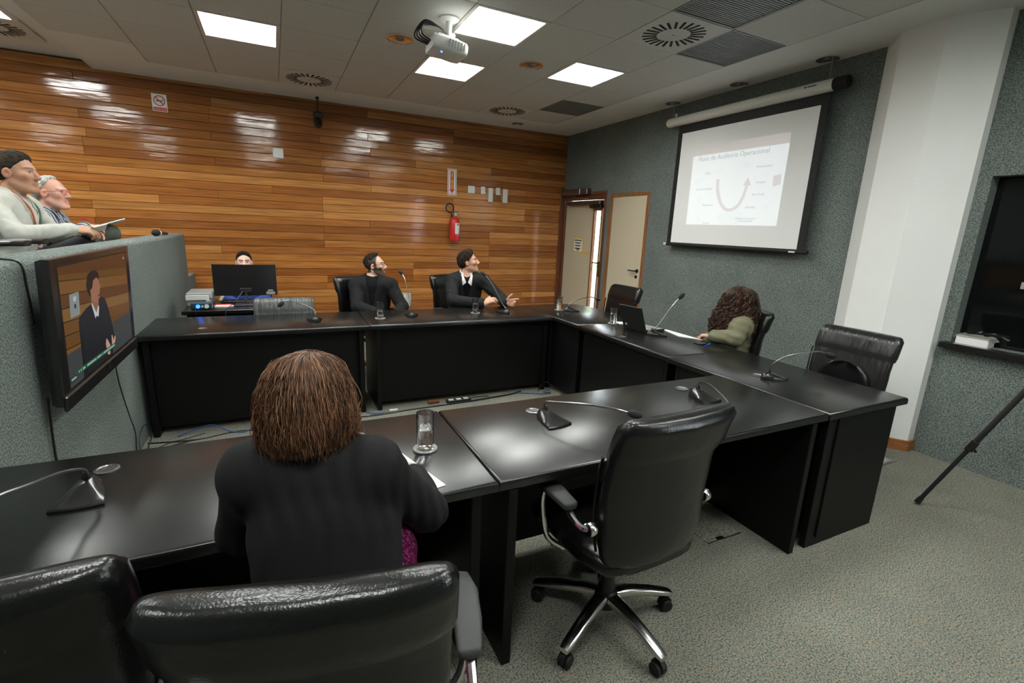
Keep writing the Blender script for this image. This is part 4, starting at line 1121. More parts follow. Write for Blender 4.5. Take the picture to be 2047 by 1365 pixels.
m = MB(); m.box(-.09, -.045, 5.166, 5.1675, .872, .888); m.box(-.105, -.03, 5.167, 5.1685, .842, .868); obj('rating_label', m, MAT['grey'], mo, world=True)
m = MB(); m.tube(smooth_path([(-.30, 5.15, .88), (-.36, 5.05, .80), (-.42, 4.92, .757), (-.43, 4.86, .74), (-.43, 4.855, .60)], 5), .003, 6); obj('power_cord', m, MAT['black'], mo, smooth=True, world=True)
kb = thing('keyboard', 'black keyboard lying behind the curved monitor', 'keyboard', (-.3, 5.33, T))
m = MB(); m.bbox(-.50, -.08, 5.26, 5.40, T, T + .018, .004); obj('case', m, MAT['black'], kb, world=True)
m = MB(); 
for i in range(14):
    for j in range(4): m.box(-.49 + i * .0285, -.49 + i * .0285 + .024, 5.27 + j * .031, 5.27 + j * .031 + .026, T + .018, T + .023)
tag(obj('keys', m, MAT['blackmatte'], kb, world=True), kind='stuff')
au = thing('audio_interface', 'small blue audio box with glowing knob on the side desk', 'device', (-.615, 4.98, T))
m = MB(); m.bbox(-.695, -.535, 4.925, 5.035, T + .004, T + .058, .006); obj('case', m, plain('teal_metal', (.012, .045, .065), .4), au, world=True)
for k, (x, r, mt) in enumerate(((-.64, .016, emit('blue_glow', (.02, .15, 1), 2.0)), (-.575, .018, MAT['white']), (-.608, .008, MAT['white']))):
    m = MB(); m.lathe([(r, -.012), (r, 0)], (x, 4.925, T + .03), n=14, axis='y'); obj('knob', m, mt, au, smooth=True, world=True)
m = MB(); m.bbox(-.69, -.54, 4.93, 5.03, T, T + .004, .001); obj('foot', m, MAT['rubber'], au, world=True)
m = MB(); m.tube(smooth_path([(-.65, 4.925, T + .02), (-.655, 4.89, T + .015), (-.655, 4.862, T - .01), (-.65, 4.86, T - .15)], 5), .003, 6); obj('lead', m, MAT['black'], au, smooth=True, world=True)
pt = thing('printer', 'grey beige printer with white front at the back of the desk', 'printer', (-.68, 5.33, T))
m = MB(); m.bbox(-.75, -.56, 5.14, 5.45, T, T + .06, .006); m.bbox(-.755, -.55, 5.13, 5.455, T + .062, T + .12, .01); obj('body', m, MAT['grey'], pt, world=True)
m = MB(); m.bbox(-.755, -.575, 5.125, 5.135, T + .055, T + .10, .003); m.bbox(-.60, -.575, 5.125, 5.135, T + .01, T + .055, .003); obj('front_panel', m, MAT['white'], pt, world=True)
m = MB(); m.add([(-.53, 5.05, T), (-.43, 5.03, T), (-.38, 5.09, T), (-.52, 5.10, T), (-.53, 5.05, T + .01), (-.43, 5.03, T + .01), (-.38, 5.09, T + .01), (-.52, 5.10, T + .01)], [(0, 1, 2, 3), (4, 5, 6, 7), (0, 1, 5, 4), (1, 2, 6, 5), (2, 3, 7, 6), (3, 0, 4, 7)])
tag(obj('paper_stack', m, MAT['paper'], world=True), 'small stack of white papers beside the blue audio box', 'paper')
m = MB(); m.bbox(-.535, -.40, 5.105, 5.15, T, T + .012, .002); tag(obj('red_folder', m, MAT['redp'], world=True), 'red folder lying on the side desk behind the papers', 'folder')
m = MB(); m.loft([ringsec((-.50 + .03 * k / 3, 5.28 + .05 * k / 3, T + .03 + .02 * k), .035, .03, nor=(0, 1, 0), n=12) for k in range(3)]); tag(obj('phone_handset', m, MAT['beige'], world=True, smooth=True), 'white handset leaning beside the monitor', 'phone')

# ------------------------------------------------------------------ laptop, papers and small things
lp = thing('laptop', 'open black laptop seen from behind on the right table', 'laptop', (2.84, 3.15, T), 0)
A0, A1 = Vector((2.742, 3.035, T + .012)), Vector((2.703, 3.27, T + .012))
ax = (A1 - A0).normalized(); dp = Vector((ax.y, -ax.x, 0))
lu = (Vector((0, 0, 1)) * .97 - dp * .42).normalized(); ln_ = lu.cross(ax)
def slab(o, a, b, c, la, lb_, lc, m):
    v = [o + a * i * la + b * j * lb_ + c * k * lc for k in (0, 1) for j in (0, 1) for i in (0, 1)]
    m.add([tuple(p) for p in v], [(0, 2, 3, 1), (4, 5, 7, 6), (0, 1, 5, 4), (2, 6, 7, 3), (0, 4, 6, 2), (1, 3, 7, 5)])
m = MB(); slab(A0, ax, lu, ln_, .24, .225, .012, m); lid = obj('lid', m, MAT['blackmatte'], lp, world=True)
m = MB(); slab(A0 - Vector((0, 0, .011)), ax, dp, Vector((0, 0, 1)), .24, .235, .018, m); bs = obj('keyboard_base', m, MAT['black'], lp, world=True)
m = MB(); slab(A0 + Vector((0, 0, .007)) + dp * .04 + ax * .01, ax, dp, Vector((0, 0, 1)), .22, .18, .001, m); obj('keys', m, MAT['grey'], bs, world=True)
nrm = ln_ if ln_.dot(dp) < 0 else -ln_
m = MB(); q0 = A0 + lu * .045 + ax * .20 + nrm * (.013 if ln_.dot(dp) < 0 else .0005)
for k in range(14):
    a = 2 * math.pi * k / 14; b = 2 * math.pi * (k + 1) / 14
    m.add([tuple(q0), tuple(q0 + ax * .011 * math.cos(a) + lu * .011 * math.sin(a)), tuple(q0 + ax * .011 * math.cos(b) + lu * .011 * math.sin(b))], [(0, 1, 2)])
obj('lid_badge', m, MAT['white'], lid, world=True)
def sheet(nm, label, pts, mat, z=T, th=.0025, cat='paper'):
    m = MB(); n = len(pts)
    m.add([(x, y, z + .0002) for x, y in pts] + [(x, y, z + th) for x, y in pts], [list(range(n))[::-1], list(range(n, 2 * n))] + [(i, (i + 1) % n, n + (i + 1) % n, n + i) for i in range(n)])
    return tag(obj(nm, m, mat, world=True), label, cat)
sheet('paper_sheet', 'white paper the curly haired woman writes on', [(3.00, 3.13), (2.93, 2.86), (3.025, 2.70), (3.03, 3.10)], MAT['paper'])
sheet('napkin', 'small white napkin behind the glass left of the laptop', [(2.77, 3.43), (2.86, 3.40), (2.89, 3.50), (2.80, 3.53)], MAT['paper'])
m = MB(); m.bbox(2.86, 2.93, 2.57, 2.64, T, T + .009, .003); m.xform(Matrix.Identity(4)); tag(obj('mobile_phone', m, MAT['blackgloss'], world=True), 'black phone lying on the right table beside the blue pen', 'phone')
pn = thing('pen', 'blue ballpoint pen on the right table by the phone', 'pen', (2.90, 2.53, T))
m = MB(); m.tube([(2.855, 2.515, T + .005), (2.945, 2.56, T + .005)], .0045, 8); obj('barrel', m, MAT['blue'], pn, smooth=True, world=True)
m = MB(); m.tube([(2.93, 2.5525, T + .005), (2.965, 2.57, T + .005)], .0055, 8); obj('cap', m, plain('sky_blue', (.02, .25, .6), .4), pn, smooth=True, world=True)
m = MB(); m.tube([(2.99, 2.80, T + .09), (3.055, 2.735, T + .02)], .004, 8); tag(obj('pen', m, MAT['steel'], world=True, smooth=True), 'thin silver pen in the hand of the curly haired woman', 'pen')
sheet('paper_sheet', 'white paper under the hand of the woman in the blazer', [(.440, 1.325), (.345, 1.655), (.14, 1.60), (.20, 1.27)], MAT['paper'], th=.003)
# floor plates
fp = thing('floor_outlet', 'metal floor outlet plate near the white column', 'outlet', (3.93, 1.71, 0))
m = MB(); m.bbox(3.80, 4.03, 1.672, 1.765, 0, .005, .002); obj('plate', m, MAT['steel'], fp, world=True)
m = MB(); m.bbox(3.83, 4.0, 1.69, 1.747, .005, .0065, .0005); obj('insert', m, MAT['grey'], fp, world=True)
fb = thing('floor_box', 'carpeted floor box lid under the near table', 'outlet', (2.05, 1.6, 0))
m = MB(); m.bbox(1.93, 2.17, 1.51, 1.72, 0, .004, .001); obj('lid', m, MAT['floorcarpet'], fb, world=True)
m = MB(); m.box(1.93, 2.17, 1.506, 1.51, 0, .006); m.box(2.0, 2.05, 1.512, 1.53, .004, .0045); obj('rim', m, MAT['steel'], fb, world=True)

# cables
def cable(label, pts, r=.0035, mat='black', cat='cable', nm='cable', group=None):
    m = MB(); m.tube(smooth_path(pts, 7), r, 6)
    return tag(obj(nm, m, MAT[mat], world=True, smooth=True), label, cat, group)
z = .004
cable('black cord hanging from the right side of the television to the floor', [(-.875, 3.40, .80), (-.88, 3.42, .60), (-.88, 3.52, .35), (-.885, 3.62, .18), (-.885, 3.60, .05), (-.86, 3.66, z), (-.75, 3.80, z), (-.55, 3.90, z)])
cable('black cord hanging straight down from the left side of the television', [(-.88, 2.50, .80), (-.89, 2.50, .55), (-.892, 2.51, .30), (-.892, 2.50, .03), (-.87, 2.52, .004)], .005)
cable('white and black cable crossing the parapet top beside the television', [(-1.06, 2.42, 1.362), (-1.0, 2.46, 1.362), (-.93, 2.50, 1.361), (-.893, 2.52, 1.34), (-.888, 2.52, 1.25), (-.888, 2.53, 1.1)], .004)
cable('coil of black cable on the floor below the television', [(-.87, 3.62, .02), (-.89, 3.72, .10), (-.87, 3.80, .16), (-.84, 3.78, .08), (-.85, 3.70, .01), (-.78, 3.72, .006), (-.60, 3.80, .006)], .004)
cable('black cable lying along the foot of the far left table', [(-.88, 3.84, z), (-.6, 3.80, z), (-.35, 3.86, z), (-.05, 3.83, z), (.3, 3.86, z), (.66, 3.83, z), (1.0, 3.87, z)], .006)
cable('blue network cable looping at the foot of the far left table', [(-.72, 3.90, z), (-.62, 3.93, .03), (-.50, 3.92, .055), (-.40, 3.86, .02), (-.30, 3.83, z), (-.22, 3.87, .02), (-.10, 3.90, .03), (.05, 3.90, .02), (.2, 3.93, z)], .004, 'bluecable')
cable('thick black cable on the floor before the far right table', [(.62, 3.84, .006), (.95, 3.86, .006), (1.3, 3.87, .006), (1.6, 3.89, .006), (1.95, 3.93, .006), (2.08, 3.98, .006)], .008)
cable('thin black cable loop beside the power strip', [(1.45, 3.92, z), (1.6, 3.97, z), (1.72, 3.94, .01), (1.66, 3.88, .012), (1.5, 3.87, z)], .0035)
cable('short blue network cable on the floor at the far right corner', [(2.02, 3.95, .006), (2.12, 3.90, .006), (2.24, 3.84, .006), (2.33, 3.83, .006)], .005, 'bluecable')
cable('coiled black plug lead in the far right corner of the square', [(2.25, 3.93, .006), (2.30, 3.97, .05), (2.36, 3.95, .08), (2.36, 3.88, .04), (2.28, 3.88, .006), (2.34, 3.84, .006)], .005)
cable('small blue cable end near the middle table joint', [(.60, 3.92, z), (.66, 3.88, z), (.74, 3.87, z)], .004, 'bluecable')
cable('thin black cable on the floor under the near table', [(1.75, 1.9, z), (1.85, 1.80, z), (2.0, 1.78, z), (2.1, 1.85, z)], .004)
st = thing('power_strip', 'power strip on the floor before the far tables', 'power strip', (1.40, 3.91, 0))
m = MB(); m.bbox(1.30, 1.53, 3.885, 3.945, 0, .028, .005); obj('case', m, MAT['black'], st, world=True)
for k in range(3):
    m = MB(); m.box(1.32 + k * .07, 1.365 + k * .07, 3.897, 3.933, .028, .030); obj('socket', m, MAT['white'], st, world=True)
m = MB(); m.bbox(.78, .85, 3.85, 3.87, .012, .028, .003); tag(obj('adapter', m, MAT['white'], world=True), 'small white adapter on the cable between the far tables', 'adapter')
m = MB(); m.bbox(1.14, 1.24, 3.93, 3.975, 0, .03, .004); tag(obj('wood_block', m, MAT['darkwood'], world=True), 'small brown block on the floor before the far tables', 'block')

# tripod
tp_ = thing('tripod', 'black tripod with one leg showing at the right edge', 'tripod', (3.70, .783, 0))
apx = Vector((3.70, .783, 1.35)); f0 = Vector((3.471, 1.291, 0)) - Vector((3.70, .783, 0))
for k in range(3):
    a = 2 * math.pi * k / 3
    d = Vector((f0.x * math.cos(a) - f0.y * math.sin(a), f0.x * math.sin(a) + f0.y * math.cos(a), 0))
    ft = Vector((apx.x, apx.y, .012)) + d
    tp0 = apx + d.normalized() * .04
    m = MB(); m.tube([tp0.lerp(ft, .0), tp0.lerp(ft, .34)], .017, 8); m.tube([tp0.lerp(ft, .33), tp0.lerp(ft, .68)], .0145, 8); m.tube([tp0.lerp(ft, .67), tp0.lerp(ft, .985)], .0115, 8)
    lg = obj('leg', m, MAT['blackmatte'], tp_, smooth=True, world=True)
    m = MB(); m.tube([tp0.lerp(ft, .655), tp0.lerp(ft, .70)], .021, 8); c3 = tp0.lerp(ft, .68); m.tube([c3, c3 + Vector((.02, -.02, -.03))], .008, 6); obj('leg_lock', m, MAT['black'], lg, smooth=True, world=True)
    m = MB(); m.tube([tp0.lerp(ft, .97), ft], [.014, .017], 8); obj('rubber_foot', m, MAT['rubber'], lg, smooth=True, world=True)
m = MB(); m.tube([apx + Vector((0, 0, -.35)), apx + Vector((0, 0, .12))], .014, 10); obj('centre_column', m, MAT['blackmatte'], tp_, smooth=True, world=True)
m = MB(); m.lathe([(.03, 1.32), (.05, 1.335), (.05, 1.365), (.03, 1.38)], (apx.x, apx.y, 0), n=16); m.bbox(apx.x - .04, apx.x + .04, apx.y - .04, apx.y + .04, 1.47, 1.50, .006); obj('head', m, MAT['black'], tp_, smooth=True, world=True)

# microphone lying on the parapet
hm = thing('handheld_microphone', 'handheld microphone with black foam lying on the parapet', 'microphone', (-.95, 5.40, 1.355))
m = MB(); m.tube([(-.965, 5.33, 1.385), (-.965, 5.345, 1.385), (-.962, 5.38, 1.385), (-.955, 5.42, 1.385), (-.948, 5.445, 1.385)], [.006, .022, .030, .028, .018], 14); obj('windscreen', m, MAT['foam'], hm, smooth=True, world=True)
m = MB(); m.tube([(-.95, 5.44, 1.384), (-.945, 5.465, 1.384)], .020, 12); obj('collar', m, MAT['white'], hm, smooth=True, world=True)
m = MB(); m.tube([(-.945, 5.465, 1.383), (-.915, 5.60, 1.374)], [.018, .014], 12); obj('handle', m, MAT['blackgloss'], hm, smooth=True, world=True)

# gallery seats with folding tablets
def gseat(x, y, label):
    t = thing('gallery_seat', label, 'seat', (x, y, GZ), 0, 'black gallery seats with folded tablets')
    m = MB(); m.loft([ringsec((xx, y, GZ + z_), .50, th, lat=(0, 1, 0), nor=(0, 0, 1), n=20) for xx, z_, th in ((x - .24, .40, .06), (x - .2, .40, .1), (x + .12, .41, .1), (x + .2, .40, .07))]); obj('seat_cushion', m, MAT['leather'], t, smooth=True, world=True)
    m = MB(); m.loft([ringsec((x - .24 - .16 * k, y, GZ + .40 + .47 * k), .48 - .04 * k * k, .09, lat=(0, 1, 0), nor=(1, 0, 0), n=20) for k in (0, .3, .6, .9, 1.0)]); obj('backrest', m, MAT['leather'], t, smooth=True, world=True)
    for s in (-1, 1):
        m = MB(); m.bbox(x - .20, x + .16, y + s * .29 - .03, y + s * .29 + .03, GZ + .58, GZ + .62, .01); m.bbox(x - .05, x + .02, y + s * .29 - .02, y + s * .29 + .02, GZ, GZ + .58, .006); obj('armrest', m, MAT['black'], t, world=True)
    return t
gseat(-1.47, 4.20, 'black gallery seat of the man in the pale shirt')
gseat(-1.52, 4.86, 'black gallery seat of the grey haired man')
tb = gseat(-1.47, 3.52, 'empty black gallery seat with folded tablet at the left edge')
for yy in (3.42, 3.66):
    m = MB(); m.loft([ringsec((xx, yy, z_), w_, .03, lat=(0, 1, 0), nor=(0, 0, 1), n=16) for xx, z_, w_ in ((-1.50, 1.345, .10), (-1.47, 1.352, .20), (-1.30, 1.372, .22), (-1.20, 1.376, .20), (-1.17, 1.374, .10))]); obj('writing_tablet', m, MAT['black'], tb, smooth=True, world=True)
m = MB(); m.bbox(-1.42, -1.36, 3.535, 3.56, GZ + .60, 1.36, .006); obj('tablet_arm', m, MAT['steel'], tb, world=True)
# ------------------------------------------------------------------ people: smooth solids on a grid
def V(*a): return np.array(a, float)
def nrm3(v): return v / (np.linalg.norm(v) + 1e-12)
class Solid:
    def __init__(s, lo, hi, h):
        s.lo = np.array(lo, float); s.h = h
        s.n = np.ceil((np.array(hi) - s.lo) / h).astype(int) + 1
        s.f = np.full(s.n, 1.0, np.float32)
    def _sub(s, lo, hi):
        a = np.clip(np.floor((lo - s.lo) / s.h).astype(int), 0, s.n - 1); b = np.clip(np.ceil((hi - s.lo) / s.h).astype(int) + 1, 1, s.n)
        if np.any(b <= a): return None, None
        sl = tuple(slice(a[i], b[i]) for i in range(3))
        g = [s.lo[i] + s.h * np.arange(a[i], b[i]) for i in range(3)]
        X, Y, Z = np.meshgrid(*g, indexing='ij')
        return sl, (X, Y, Z)
    def _merge(s, sl, d, k, op):
        a = s.f[sl]
        if op == 'sub':
            s.f[sl] = np.maximum(a, -d) if k <= 0 else -s._smin(-a, d, k)
        elif op == 'and':
            s.f[sl] = np.maximum(a, d)
        else:
            s.f[sl] = s._smin(a, d, k)
    @staticmethod
    def _smin(a, b, k):
        if k <= 0: return np.minimum(a, b)
        h = np.clip(.5 + .5 * (b - a) / k, 0, 1)
        return b + (a - b) * h - k * h * (1 - h)
    def cone(s, a, b, r1, r2, k=.02, op='add'):
        a = np.array(a, float); b = np.array(b, float); r = max(r1, r2) + k * 1.5 + 3 * s.h
        sl, G = s._sub(np.minimum(a, b) - r, np.maximum(a, b) + r)
        if sl is None: return
        ab = b - a; L = ab @ ab + 1e-12
        P = [G[i] - a[i] for i in range(3)]
        t = np.clip((P[0] * ab[0] + P[1] * ab[1] + P[2] * ab[2]) / L, 0, 1)
        d = np.sqrt(sum((P[i] - t * ab[i]) ** 2 for i in range(3))) - (r1 + (r2 - r1) * t)
        s._merge(sl, d.astype(np.float32), k, op)
    def ell(s, c, r, F=None, k=.02, op='add'):
        c = np.array(c, float); r = np.array(r, float); F = np.eye(3) if F is None else F
        ext = np.sqrt(((F * r) ** 2).sum(1)) + k * 1.5 + 3 * s.h
        sl, G = s._sub(c - ext, c + ext)
        if sl is None: return
        P = [G[i] - c[i] for i in range(3)]
        L = [sum(P[i] * F[i, j] for i in range(3)) for j in range(3)]
        k0 = np.sqrt(sum((L[j] / r[j]) ** 2 for j in range(3))); k1 = np.sqrt(sum((L[j] / r[j] ** 2) ** 2 for j in range(3)))
        s._merge(sl, (k0 * (k0 - 1) / (k1 + 1e-9)).astype(np.float32), k, op)
    def func(s, lo, hi, fn, k=0., op='sub'):
        sl, G = s._sub(np.array(lo, float), np.array(hi, float))
        if sl is None: return
        s._merge(sl, fn(*G).astype(np.float32), k, op)
    def warp(s, fn):
        g = [s.lo[i] + s.h * np.arange(s.n[i]) for i in range(3)]
        m = np.abs(s.f) < .05
        idx = np.nonzero(m)
        s.f[idx] += fn(*[g[i][idx[i]] for i in range(3)]).astype(np.float32)
    def mesh(s):
        f = s.f; ins = f < 0
        c = np.zeros(np.array(f.shape) - 1, np.uint8)
        sh = [(i, j, k) for i in (0, 1) for j in (0, 1) for k in (0, 1)]
        cut = lambda A, o: A[o[0]:A.shape[0] - 1 + o[0], o[1]:A.shape[1] - 1 + o[1], o[2]:A.shape[2] - 1 + o[2]]
        for o in sh: c += cut(ins, o)
        msk = (c > 0) & (c < 8); ii = np.argwhere(msk)
        idx = np.full(msk.shape, -1, np.int64); idx[msk] = np.arange(len(ii))
        acc = np.zeros((len(ii), 3)); cnt = np.zeros(len(ii))
        for a in sh:
            for ax in range(3):
                if a[ax]: continue
                b = list(a); b[ax] = 1
                fa = f[ii[:, 0] + a[0], ii[:, 1] + a[1], ii[:, 2] + a[2]]; fb = f[ii[:, 0] + b[0], ii[:, 1] + b[1], ii[:, 2] + b[2]]
                m = (fa < 0) != (fb < 0); t = np.where(m, fa / np.where(m, fa - fb, 1), 0)
                p = np.tile(np.array(a, float), (len(ii), 1)); p[:, ax] += t
                acc += p * m[:, None]; cnt += m
        vs = s.lo + s.h * (ii + acc / np.maximum(cnt, 1)[:, None])
        faces = []
        for ax in range(3):
            o1, o2 = [(1, 2), (2, 0), (0, 1)][ax]
            A = np.take(ins, range(0, ins.shape[ax] - 1), ax); B = np.take(ins, range(1, ins.shape[ax]), ax)
            e = np.argwhere(A != B)
            e = e[(e[:, o1] > 0) & (e[:, o2] > 0) & (e[:, o1] < msk.shape[o1]) & (e[:, o2] < msk.shape[o2])]
            q = []
            for d1, d2 in ((1, 1), (0, 1), (0, 0), (1, 0)):
                g = e.copy(); g[:, o1] -= d1; g[:, o2] -= d2; q.append(idx[g[:, 0], g[:, 1], g[:, 2]])
            q = np.stack(q, 1); flip = ~ins[e[:, 0], e[:, 1], e[:, 2]]
            q[flip] = q[flip][:, ::-1]; faces.append(q)
        F = np.concatenate(faces); F = F[(F >= 0).all(1)]
        return vs, F

def np_mesh(name, vs, fs, mats, parent=None, tint=None, matidx=None, relax=0):
    me = bpy.data.meshes.new(name)
    me.vertices.add(len(vs)); me.vertices.foreach_set('co', vs.astype(np.float32).ravel())
    nf, k = fs.shape
    me.loops.add(nf * k); me.loops.foreach_set('vertex_index', fs.astype(np.int32).ravel())
    me.polygons.add(nf); me.polygons.foreach_set('loop_start', np.arange(0, nf * k, k, dtype=np.int32))
    try: me.polygons.foreach_set('loop_total', np.full(nf, k, np.int32))
    except Exception: pass
    if matidx is not None: me.polygons.foreach_set('material_index', matidx.astype(np.int32))
    me.polygons.foreach_set('use_smooth', np.ones(nf, bool))
    if tint is not None:
        a = me.color_attributes.new('tint', 'FLOAT_COLOR', 'POINT')
        a.data.foreach_set('color', np.concatenate([tint, np.ones((len(tint), 1))], 1).astype(np.float32).ravel())
    me.update(calc_edges=True); me.validate()
    return link(name, me, mats, parent, world=True)

def relax_mesh(vs, fs, it=1, lam=.5):
    for _ in range(it):
        acc = np.zeros_like(vs); cnt = np.zeros(len(vs))
        for a, b in ((0, 1), (1, 2), (2, 3), (3, 0)):
            np.add.at(acc, fs[:, a], vs[fs[:, b]]); np.add.at(cnt, fs[:, a], 1)
            np.add.at(acc, fs[:, b], vs[fs[:, a]]); np.add.at(cnt, fs[:, b], 1)
        vs = vs + lam * (acc / np.maximum(cnt, 1)[:, None] - vs)
    return vs

def frame(fwd, up):
    f = nrm3(np.array(fwd, float)); u = np.array(up, float); r = nrm3(np.cross(f, u)); u = np.cross(r, f)
    return np.stack([r, f, u], 1)          # columns: right, forward, up

MAT['skin'] = attr_mat('skin', .5, .06, .08, 250)
MAT['cloth_black'] = plain('black_wool', (.0075, .0075, .0078), .85, bump=.35, bscale=700, spec=.25)
MAT['cloth_charcoal'] = plain('charcoal_wool', (.010, .0105, .011), .85, bump=.35, bscale=700, spec=.25)
MAT['cloth_knit'] = plain('black_knit', (.004, .004, .006), .9, spec=.2)
MAT['cloth_olive'] = plain('olive_twill', (.17, .165, .105), .8, bump=.4, bscale=500, spec=.2)
MAT['cloth_pale'] = plain('pale_shirt', (.46, .465, .42), .8, bump=.15, bscale=400, spec=.2)
MAT['cloth_white'] = plain('white_shirt', (.68, .62, .62), .8, spec=.2)
MAT['cloth_blue'] = plain('blue_cloth', (.02, .07, .30), .8)
MAT['trouser_dark'] = plain('dark_trousers', (.015, .016, .018), .85)
MAT['trouser_green'] = plain('grey_green_trousers', (.075, .085, .068), .85, bump=.3, bscale=500)
MAT['shoe'] = plain('black_shoe', (.012, .012, .012), .35)
def striped():
    m, nt, nd, lk, b = nodes('striped_shirt')
    tc = N(nt, 'ShaderNodeTexCoord'); wv = N(nt, 'ShaderNodeTexWave', wave_type='BANDS', bands_direction='Y')
    wv.inputs['Scale'].default_value = 13; wv.inputs['Distortion'].default_value = 1.2; wv.inputs['Detail'].default_value = 1; wv.inputs['Detail Scale'].default_value = .4
    lk.new(tc.outputs['Object'], wv.inputs['Vector'])
    cr = N(nt, 'ShaderNodeValToRGB'); e = cr.color_ramp.elements
    e[0].position = .45; e[0].color = (.035, .045, .075, 1); e[1].position = .62; e[1].color = (.40, .43, .46, 1)
    lk.new(wv.outputs['Fac'], cr.inputs['Fac']); lk.new(cr.outputs['Color'], b.inputs['Base Color']); b.inputs['Roughness'].default_value = .85
    return m
MAT['cloth_striped'] = striped()
def sequin():
    m, nt, nd, lk, b = nodes('magenta_sequins')
    tc = N(nt, 'ShaderNodeTexCoord'); vo = N(nt, 'ShaderNodeTexVoronoi'); vo.inputs['Scale'].default_value = 150
    lk.new(tc.outputs['Object'], vo.inputs['Vector'])
    mx = N(nt, 'ShaderNodeMix', data_type='RGBA'); mx.inputs['A'].default_value = (.18, .008, .08, 1); mx.inputs['B'].default_value = (.75, .20, .45, 1)
    sp = N(nt, 'ShaderNodeSeparateColor'); lk.new(vo.outputs['Color'], sp.inputs['Color'])
    pw = N(nt, 'ShaderNodeMath', operation='POWER'); pw.inputs[1].default_value = 4; lk.new(sp.outputs['Red'], pw.inputs[0])
    lk.new(pw.outputs[0], mx.inputs['Factor']); lk.new(mx.outputs['Result'], b.inputs['Base Color'])
    b.inputs['Roughness'].default_value = .25; b.inputs['Metallic'].default_value = .6
    return m
MAT['sequin'] = sequin()
def hairmat(name, c0, c1, rough=.38):
    m, nt, nd, lk, b = nodes(name)
    a = N(nt, 'ShaderNodeAttribute'); a.attribute_name = 'tint'
    lk.new(a.outputs['Color'], b.inputs['Base Color'])
    b.inputs['Roughness'].default_value = rough; b.inputs['Specular IOR Level'].default_value = .35
    return m
MAT['hair'] = hairmat('hair', None, None, .33)
MAT['hairshort'] = hairmat('short_hair', None, None, .8); MAT['hairshort'].node_tree.nodes['Principled BSDF'].inputs['Specular IOR Level'].default_value = .12

def hand(S_, w, d, n, side, curl=(.3, .35, .4, .5), thumb=.5, sc=1.0, spread=.06):
    """w wrist, d pointing direction, n back-of-hand normal, side=+1 when the thumb lies towards cross(d,n)"""
    d = nrm3(d); n = nrm3(n - d * (n @ d)); s = np.cross(d, n) * side
    kn = w + d * .088 * sc
    S_.cone(w - d * .02, w + d * .02, .026 * sc, .027 * sc, .012)
    offs_ = [.030, .010, -.010, -.028]; lens = [.075, .084, .077, .060]
    for i in range(4):
        k0 = kn + s * offs_[i] * sc + d * (-.004 if i in (0, 3) else .002) * sc + n * (.004 if i in (1, 2) else 0)
        S_.cone(w + s * offs_[i] * .6 * sc, k0, .0125 * sc, .0115 * sc, .012)
        p = k0; ang = curl[i]; L = lens[i] * sc; r = .0098 * sc
        fd = nrm3(d + s * spread * (1.5 - i))
        for j, fr in enumerate((.45, .30, .25)):
            dd = fd * math.cos(ang) - n * math.sin(ang)
            q = p + dd * L * fr; S_.cone(p, q, r, r * .92, .003); p = q; r *= .92; ang += curl[i] * .9
    tb = w + d * .025 * sc + s * .022 * sc
    td = nrm3(d * .62 + s * (.9 - thumb * .5) - n * .25)
    q = tb + td * .042 * sc; S_.cone(tb, q, .0145 * sc, .012 * sc, .012)
    td2 = nrm3(td + d * .35); q2 = q + td2 * .030 * sc; S_.cone(q, q2, .0115 * sc, .0105 * sc, .003)
    q3 = q2 + nrm3(td2 + d * .2) * .024 * sc; S_.cone(q2, q3, .0105 * sc, .0085 * sc, .003)

def head_solid(S_, c, F, sc=1.0, male=True, beard=False):
    L = lambda x, y, z: c + F @ (V(x, y, z) * sc)
    E = lambda p, r, k=.012, op='add', FF=None: S_.ell(L(*p), np.array(r) * sc, F if FF is None else FF, k * sc, op)
    C = lambda a, b, r1, r2, k=.008, op='add': S_.cone(L(*a), L(*b), r1 * sc, r2 * sc, k * sc, op)
    E((0, -.014, .034), (.074, .094, .078), .01)
    E((0, .028, -.025), (.060, .064, .088), .03)
    E((0, .036, -.080), (.047 if male else .042, .048, .036), .025)
    C((-.018, .070, -.103), (.018, .070, -.103), .017, .017, .02)
    for s in (-1, 1):
        E((s * .040, .058, -.016), (.024, .026, .024), .02)
        C((s * .055, .0, -.055), (s * .030, .055, -.098), .018, .016, .02)
        C((s * .010, .086, .026), (s * .046, .070, .027), .0085, .008, .012)
        E((s * .031, .094, .006), (.017, .014, .0105), .008, 'sub')
        E((s * .031, .0735, .005), (.0135, .0135, .0125), .002)
        C((s * .017, .0855, .0115), (s * .046, .076, .0105), .0038, .0034, .003)
        C((s * .017, .0845, -.004), (s * .046, .076, -.003), .003, .003, .003)
        E((s * .0115, .096, -.034), (.0095, .010, .008), .006)
        FE = F @ np.array(Matrix.Rotation(s * .35, 3, 'Z'))
        E((s * .078, -.006, -.008), (.008, .021, .031), .005, 'add', FE)
        E((s * .084, -.002, -.006), (.006, .010, .016), .003, 'sub', FE)
    C((0, .086, .018), (0, .107, -.026), .0085, .0125, .010)
    E((0, .106, -.030), (.012, .011, .010), .006)
    C((-.021, .082, -.0625), (.021, .082, -.0625), .0062, .0062, .005)
    C((-.008, .089, -.061), (.008, .089, -.061), .0058, .0058, .005)
    C((-.017, .084, -.0735), (.017, .084, -.0735), .0070, .0070, .005)
    C((-.026, .084, -.068), (.026, .084, -.068), .0022, .0022, .002, 'sub')
    return L

